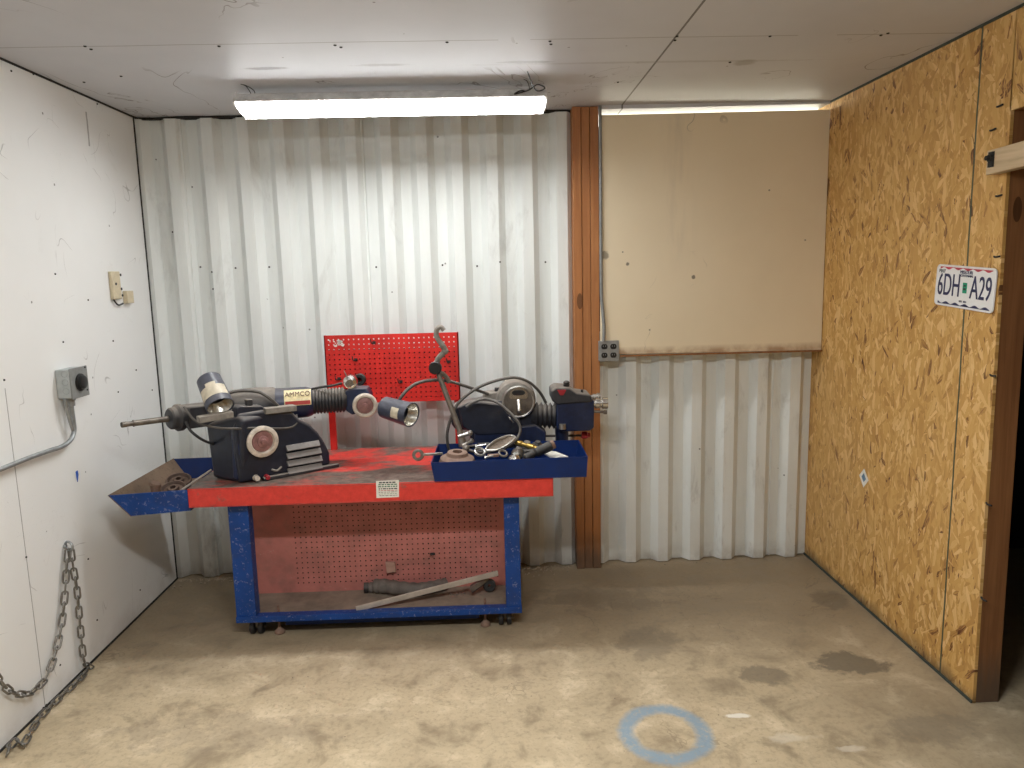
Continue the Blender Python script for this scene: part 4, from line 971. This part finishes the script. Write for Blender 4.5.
for dz in (.02, .115): MB().cyl((XL + D_ + .006, yb - .012, z0 + dz), (XL + D_ + .008, yb - .012, z0 + dz), .004, None, 8).build('screw', M['gap'], t)
c = XL + .030
q0 = PX(70.5, 401, c); q0.z = z0
MB().tube([q0, PX(72, 411, c), PX(73.5, 422, c), PX(74, 431, c), PX(70.5, 440, c), PX(62, 446.5, c), PX(50, 450.5, c), PX(30, 457.5, c), PX(0, 469.5, c), PX(-60, 493, c)], .0092, 10).build('conduit', M['galv'], t)
MB().lathe(q0, (0, 0, -1), [(.020, 0), (.020, .012), (.016, .014), (.016, .035), (.012, .037)], 16).build('connector', M['galv'], t)
MB().tube([q0 + V((0, -.035, 0)), PX(67.5, 412, c), PX(71, 424, c), PX(73, 430, c)], .007, 8).build('conduit_stub', M['galv'], t)
# beige telephone jack
a, b = PX(107, 271, XL), PX(121, 297, XL)
t = root('wall_jack', 'aged beige wall jack with smaller box wired below on the white wall', 'wall jack', (XL, (a.y + b.y) / 2, b.z))
def jk(x0, y0, x1, y1, d):
    p, q = PX(x0, y0, XL), PX(x1, y1, XL); return MB().bx(XL + .001, XL + d, p.y, q.y, q.z, p.z)
jk(107.5, 271.5, 118.5, 299, .018).build('plate', M['beige'], t, bev=.003)
jk(122, 291, 129.5, 303, .024).build('small_box', M['beige'], t, bev=.003)
for x, y in ((116.5, 275), (112, 284), (117.5, 289), (118.5, 295.5)):
    p = PX(x, y, XL); MB().cyl((XL + .018, p.y, p.z), (XL + .0205, p.y, p.z), .0065, None, 10).build('screw', M['ink'], t)
MB().tube([PX(113, 298.5, XL + .01), PX(116, 303, XL + .012), PX(119, 305, XL + .012), PX(123, 303.5, XL + .012)], .004, 8).build('wire', M['blackcable'], t)
p = PX(77, 475, XL); 
tag(MB().prism([p + V((.0005, y * .75, z * .55)) for y, z in ((-.012, .03), (.008, .034), (.012, .0), (.003, -.03), (-.004, -.055), (-.010, -.02))], (.0012, 0, 0)).build('tape_scrap', M['bluemark'], loc=p), 'small torn blue scrap on the white wall below the conduit', 'scrap')
# chain
hk = PX(69, 546, XL + .022)
t = root('wall_chain', 'long steel chain hanging from an eye on the white wall and trailing onto the floor', 'chain', (XL, hk.y, hk.z))
MB().torus((XL + .022, hk.y, hk.z), (.4, 1, .1), .019, .005, 24).cyl((XL, hk.y, hk.z), (XL + .012, hk.y, hk.z), .006, None, 10).build('eye_bolt', M['galv'], t)
lk = MB(); hL, hW, rw = .0170, .0100, .0038; pl = []
for k in range(8): q = -math.pi / 2 + math.pi * k / 7; pl.append(V((hW * math.sin(q) * 0 + hL + hW * math.cos(q), hW * math.sin(q), 0)))
for k in range(8): q = math.pi / 2 + math.pi * k / 7; pl.append(V((-hL + hW * math.cos(q), hW * math.sin(q), 0)))
lk.tube(pl, rw, 6, 0, True)
lm = bpy.data.meshes.new('link'); lm.from_pydata(lk.v, [], lk.f); lm.polygons.foreach_set('use_smooth', [True] * len(lm.polygons)); lm.materials.append(M['chain'])
def chain(path, pitch=.0420, flip=0):
    q = smooth_path(path, 10); acc = 0; i = 0; pos = []; nxt = pitch / 2
    for a, b in zip(q, q[1:]):
        L = (b - a).length
        while acc + L >= nxt:
            pos.append((a.lerp(b, (nxt - acc) / L), (b - a).normalized())); nxt += pitch
        acc += L
    for k, (p, d) in enumerate(pos):
        o = bpy.data.objects.new('link', lm); COL.objects.link(o); o.parent = t
        ref = V((1, 0, 0)) if abs(d.x) < .9 else V((0, 0, 1))
        a_ = math.radians((28 if k % 2 else -62) + random.uniform(-10, 10))
        n = (ref - d * ref.dot(d)).normalized(); m = d.cross(n)
        y_ = n * math.sin(a_) + m * math.cos(a_); z_ = d.cross(y_)
        p = p - OFF[t.name]
        o.matrix_local = Matrix(((d.x, y_.x, z_.x, p.x), (d.y, y_.y, z_.y, p.y), (d.z, y_.z, z_.z, p.z), (0, 0, 0, 1)))
cx = XL + .022
chain([PX(x, y, cx) for x, y in ((68, 550), (66.5, 570), (65, 593), (61.5, 626), (54, 658), (45, 679), (36, 688.5), (27, 694), (12, 692), (0, 681), (-14, 660))])
cx2 = XL + .024
chain([PX(x, y, cx2) for x, y in ((71, 550), (74, 572), (77, 590), (80.5, 629), (84, 660))] + [V((XL + .03, 2.965, .020)), V((XL + .035, 2.93, .0175))] + [V((p.x, p.y, .0175)) for p in (PZ(77, 682, .0175), PZ(56, 701, .0175), PZ(39, 719, .0175), PZ(29, 735, .0175), PZ(23, 744, .0175), PZ(16, 741, .0175), PZ(10, 747, .0175), PZ(8, 752, .0175))])

# ------------------------------------------------------------------ outlet box by the studs
p0, p1 = P(598.5, 341, 3.86), P(618, 360, 3.86)
t = root('outlet_box', 'grey metal outlet box with four black sockets beside the wood studs', 'outlet box', (p0.x, 3.88, p1.z))
MB().bx(p0.x, p1.x, 3.845, 3.925, p1.z, p0.z).build('housing', M['galv'], t, bev=.003)
MB().bx(p0.x - .002, p1.x + .002, 3.841, 3.845, p1.z - .002, p0.z + .002).build('cover', M['galv'], t, bev=.001)
for i in (0, 1):
    for j in (0, 1):
        c = V((p0.x + (p1.x - p0.x) * (.27 + .46 * i), 3.841, p1.z + (p0.z - p1.z) * (.28 + .44 * j)))
        s_ = MB().prism([c + V((.0165 * math.cos(q), 0, max(-.0135, min(.0135, .0165 * math.sin(q))))) for q in [2 * math.pi * k / 24 for k in range(24)]], (0, -.003, 0)).build('socket', M['blackflat'], t)
        m_ = MB()
        for dx in (-.006, .006): m_.bx(c.x + dx - .0012, c.x + dx + .0012, 3.8372, 3.838, c.z - .001, c.z + .007)
        m_.build('slot', M['galv'], s_)
MB().cyl(((p0.x + p1.x) / 2, 3.841, (p0.z + p1.z) / 2), ((p0.x + p1.x) / 2, 3.838, (p0.z + p1.z) / 2), .004, None, 8).build('screw', M['steel'], t)
xc = p0.x + .022
MB().tube([(xc + .002, 3.838, p0.z + .0), (xc + .004, 3.838, p0.z + .07), (xc - .002, 3.84, p0.z + .16), (.5775, 3.842, p0.z + .26), (.5765, 3.842, p0.z + .6), (.5765, 3.842, 2.35), (.5765, 3.848, 2.435)], .0085, 8).build('conduit', M['grey'], t)

# ------------------------------------------------------------------ licence plate and sticker on the strand board
def W(y, z, o=0.0): return V((XR - .004 - o, y, z))
TL, TR, BL, BR = [PX(x, y, XR - .006) for x, y in ((938, 264.5), (998, 268.5), (934.5, 303.5), (993, 314))]
c = (TL + TR + BL + BR) / 4
t = root('license_plate', 'white number plate 6DH A29 nailed slightly tilted on the strand board wall', 'number plate', (XR, c.y, c.z))
rt = ((TR - TL) + (BR - BL)); Wd = rt.length / 2; rt.normalize(); upv = ((TL - BL) + (TR - BR)); Hd = upv.length / 2; upv.normalize()
upo = (upv - rt * upv.dot(rt)).normalized(); nrm = V((-1, 0, 0))
pl = []
for cx_, cz_, a0 in ((1, 1, 0), (-1, 1, 90), (-1, -1, 180), (1, -1, 270)):
    for k in range(6):
        q = math.radians(a0 + 18 * k); rc = .016
        pl.append(c + rt * (cx_ * (Wd / 2 - rc) + rc * math.cos(q)) + upv * (cz_ * (Hd / 2 - rc) + rc * math.sin(q)))
MB().prism(pl, (.0015, 0, 0)).build('plate', M['plate'], t)
fr = [c + (p - c) * .985 + nrm * .001 for p in pl]
MB().tube(fr, .0022, 6, 0, True).build('raised_rim', M['plate'], t)
def T(nm, s_, dx, dz, size, mat, sx=1, ex=.0005): return text(nm, s_, c + rt * (dx * Wd) + upv * (dz * Hd) + nrm * .001, rt, upv, size, M[mat], t, sx, ex)
T('number_text', '6DH', -.265, -.005, .118, 'platenavy', .60, .0008)
T('number_text', 'A29', .275, -.005, .118, 'platenavy', .60, .0008)
for nm in [o for o in bpy.data.objects if o.name.startswith('number_text')]: nm.data.offset = 0
T('state_text', 'MISSOURI', .02, .355, .017, 'platenavy', 1)
T('state_text', 'BICENTENNIAL', .02, .275, .012, 'platenavy', 1)
T('month_text', 'MAY', -.40, .345, .020, 'ink', 1)
p = c + rt * (.015 * Wd) + upv * (-.01 * Hd) + nrm * .0006
MB().obx(p, rt * .012, upv * .019, nrm * .0004).build('month_sticker', M['plategreen'], t)
MB().obx(p + upv * .008 + nrm * .0006, rt * .006, upv * .003, nrm * .0003).obx(p - upv * .004 + nrm * .0006, rt * .007, upv * .004, nrm * .0003).build('sticker_print', M['ink'], t)
def wave(sgn, mat, z0_, amp, nm):
    m_ = MB(); n = 40; v0 = []; v1 = []
    for k in range(n + 1):
        x = -.44 + .88 * k / n
        v0.append(c + rt * (x * Wd) + upv * (z0_ * Hd) + nrm * .0006); v1.append(c + rt * (x * Wd) + upv * ((z0_ - sgn * (.012 + amp * (.5 + .5 * math.sin(x * 38)))) * Hd) + nrm * .0006)
    vs = []
    for a, b in zip(v0, v1): vs += [a, b, a + nrm * .0005, b + nrm * .0005]
    fs = []
    for k in range(n): q = 4 * k; fs += [(q, q + 1, q + 5, q + 4), (q + 2, q + 3, q + 7, q + 6), (q, q + 2, q + 6, q + 4), (q + 1, q + 3, q + 7, q + 5)]
    m_.add(vs, fs).build(nm, M[mat], t)
wave(1, 'platered', .455, .05, 'wave_band'); wave(-1, 'platenavy', -.455, .055, 'wave_band')
T('slogan_text', '1821  2021', 0, -.34, .010, 'platenavy', 1)
for dx in (-.36, .36):
    p = c + rt * (dx * Wd) + upv * (.42 * Hd); 
p = PX(864, 478, XR - .001)
t = root('paper_sticker', 'small white diamond sticker with dark mark low on the strand board wall', 'sticker', p)
MB().prism([p + V((0, y, z)) for y, z in ((.045, .002), (.002, .045), (-.042, .0), (.0, -.046))], (-.0006, 0, 0)).build('paper', M['paper'], t)
MB().prism([p + V((-.0007, y, z)) for y, z in ((.022, .002), (.002, .024), (-.02, .0), (.0, -.02))], (-.0004, 0, 0)).build('printed_mark', flat('dull_blue_ink', (.12, .22, .34), .6), t)

# ------------------------------------------------------------------ grit on the floor
mb = MB()
def grit(x, y, s):
    q = [V((x + s * random.uniform(.5, 1) * math.cos(a), y + s * random.uniform(.5, 1) * math.sin(a), .0005)) for a in (0, 1.2, 2.4, 3.6, 4.9)]
    mb.add(q + [V((x, y, s * random.uniform(.5, .9)))], [(0, 1, 5), (1, 2, 5), (2, 3, 5), (3, 4, 5), (4, 0, 5), (0, 1, 2, 3, 4)])
for k in range(130): grit(random.uniform(-1.74, -1.25), 3.92 - abs(random.gauss(0, .04)), random.uniform(.003, .012))
for k in range(90): grit(random.uniform(.12, .44), 3.92 - abs(random.gauss(0, .06)), random.uniform(.003, .010))
for k in range(90): grit(random.uniform(.6, XR - .02), 3.92 - abs(random.gauss(0, .035)), random.uniform(.002, .007))
for k in range(110): grit(random.uniform(-1.5, 1.7), random.uniform(2.1, 3.8), random.uniform(.0015, .0045))
o = mb.build('floor_grit', M['debris'], sharp=.1); o['kind'] = 'stuff'; o['label'] = 'loose grit and rubble swept along the foot of the walls'; o['category'] = 'debris'

# lettering becomes ordinary mesh
bpy.context.view_layer.update()
dg = bpy.context.evaluated_depsgraph_get()
for o in TEXTS:
    me = bpy.data.meshes.new_from_object(o.evaluated_get(dg)); nm = o.name
    n = bpy.data.objects.new(nm + '_', me); COL.objects.link(n)
    n.parent = o.parent; n.matrix_local = o.matrix_local.copy()
    bpy.data.objects.remove(o, do_unlink=True); n.name = nm

# ------------------------------------------------------------------ sky and look
w = bpy.data.worlds.new('world'); S.world = w; w.use_nodes = True
w.node_tree.nodes['Background'].inputs[0].default_value = (1, .95, .76, 1); w.node_tree.nodes['Background'].inputs[1].default_value = 5.0
S.view_settings.view_transform = 'Standard'; S.view_settings.look = 'None'
S.view_settings.exposure = 1.08; S.view_settings.gamma = 1; S.view_settings.use_curve_mapping = False
cyc = S.cycles
cyc.max_bounces = 14; cyc.diffuse_bounces = 8; cyc.glossy_bounces = 4; cyc.sample_clamp_indirect = 6; cyc.use_denoising = True
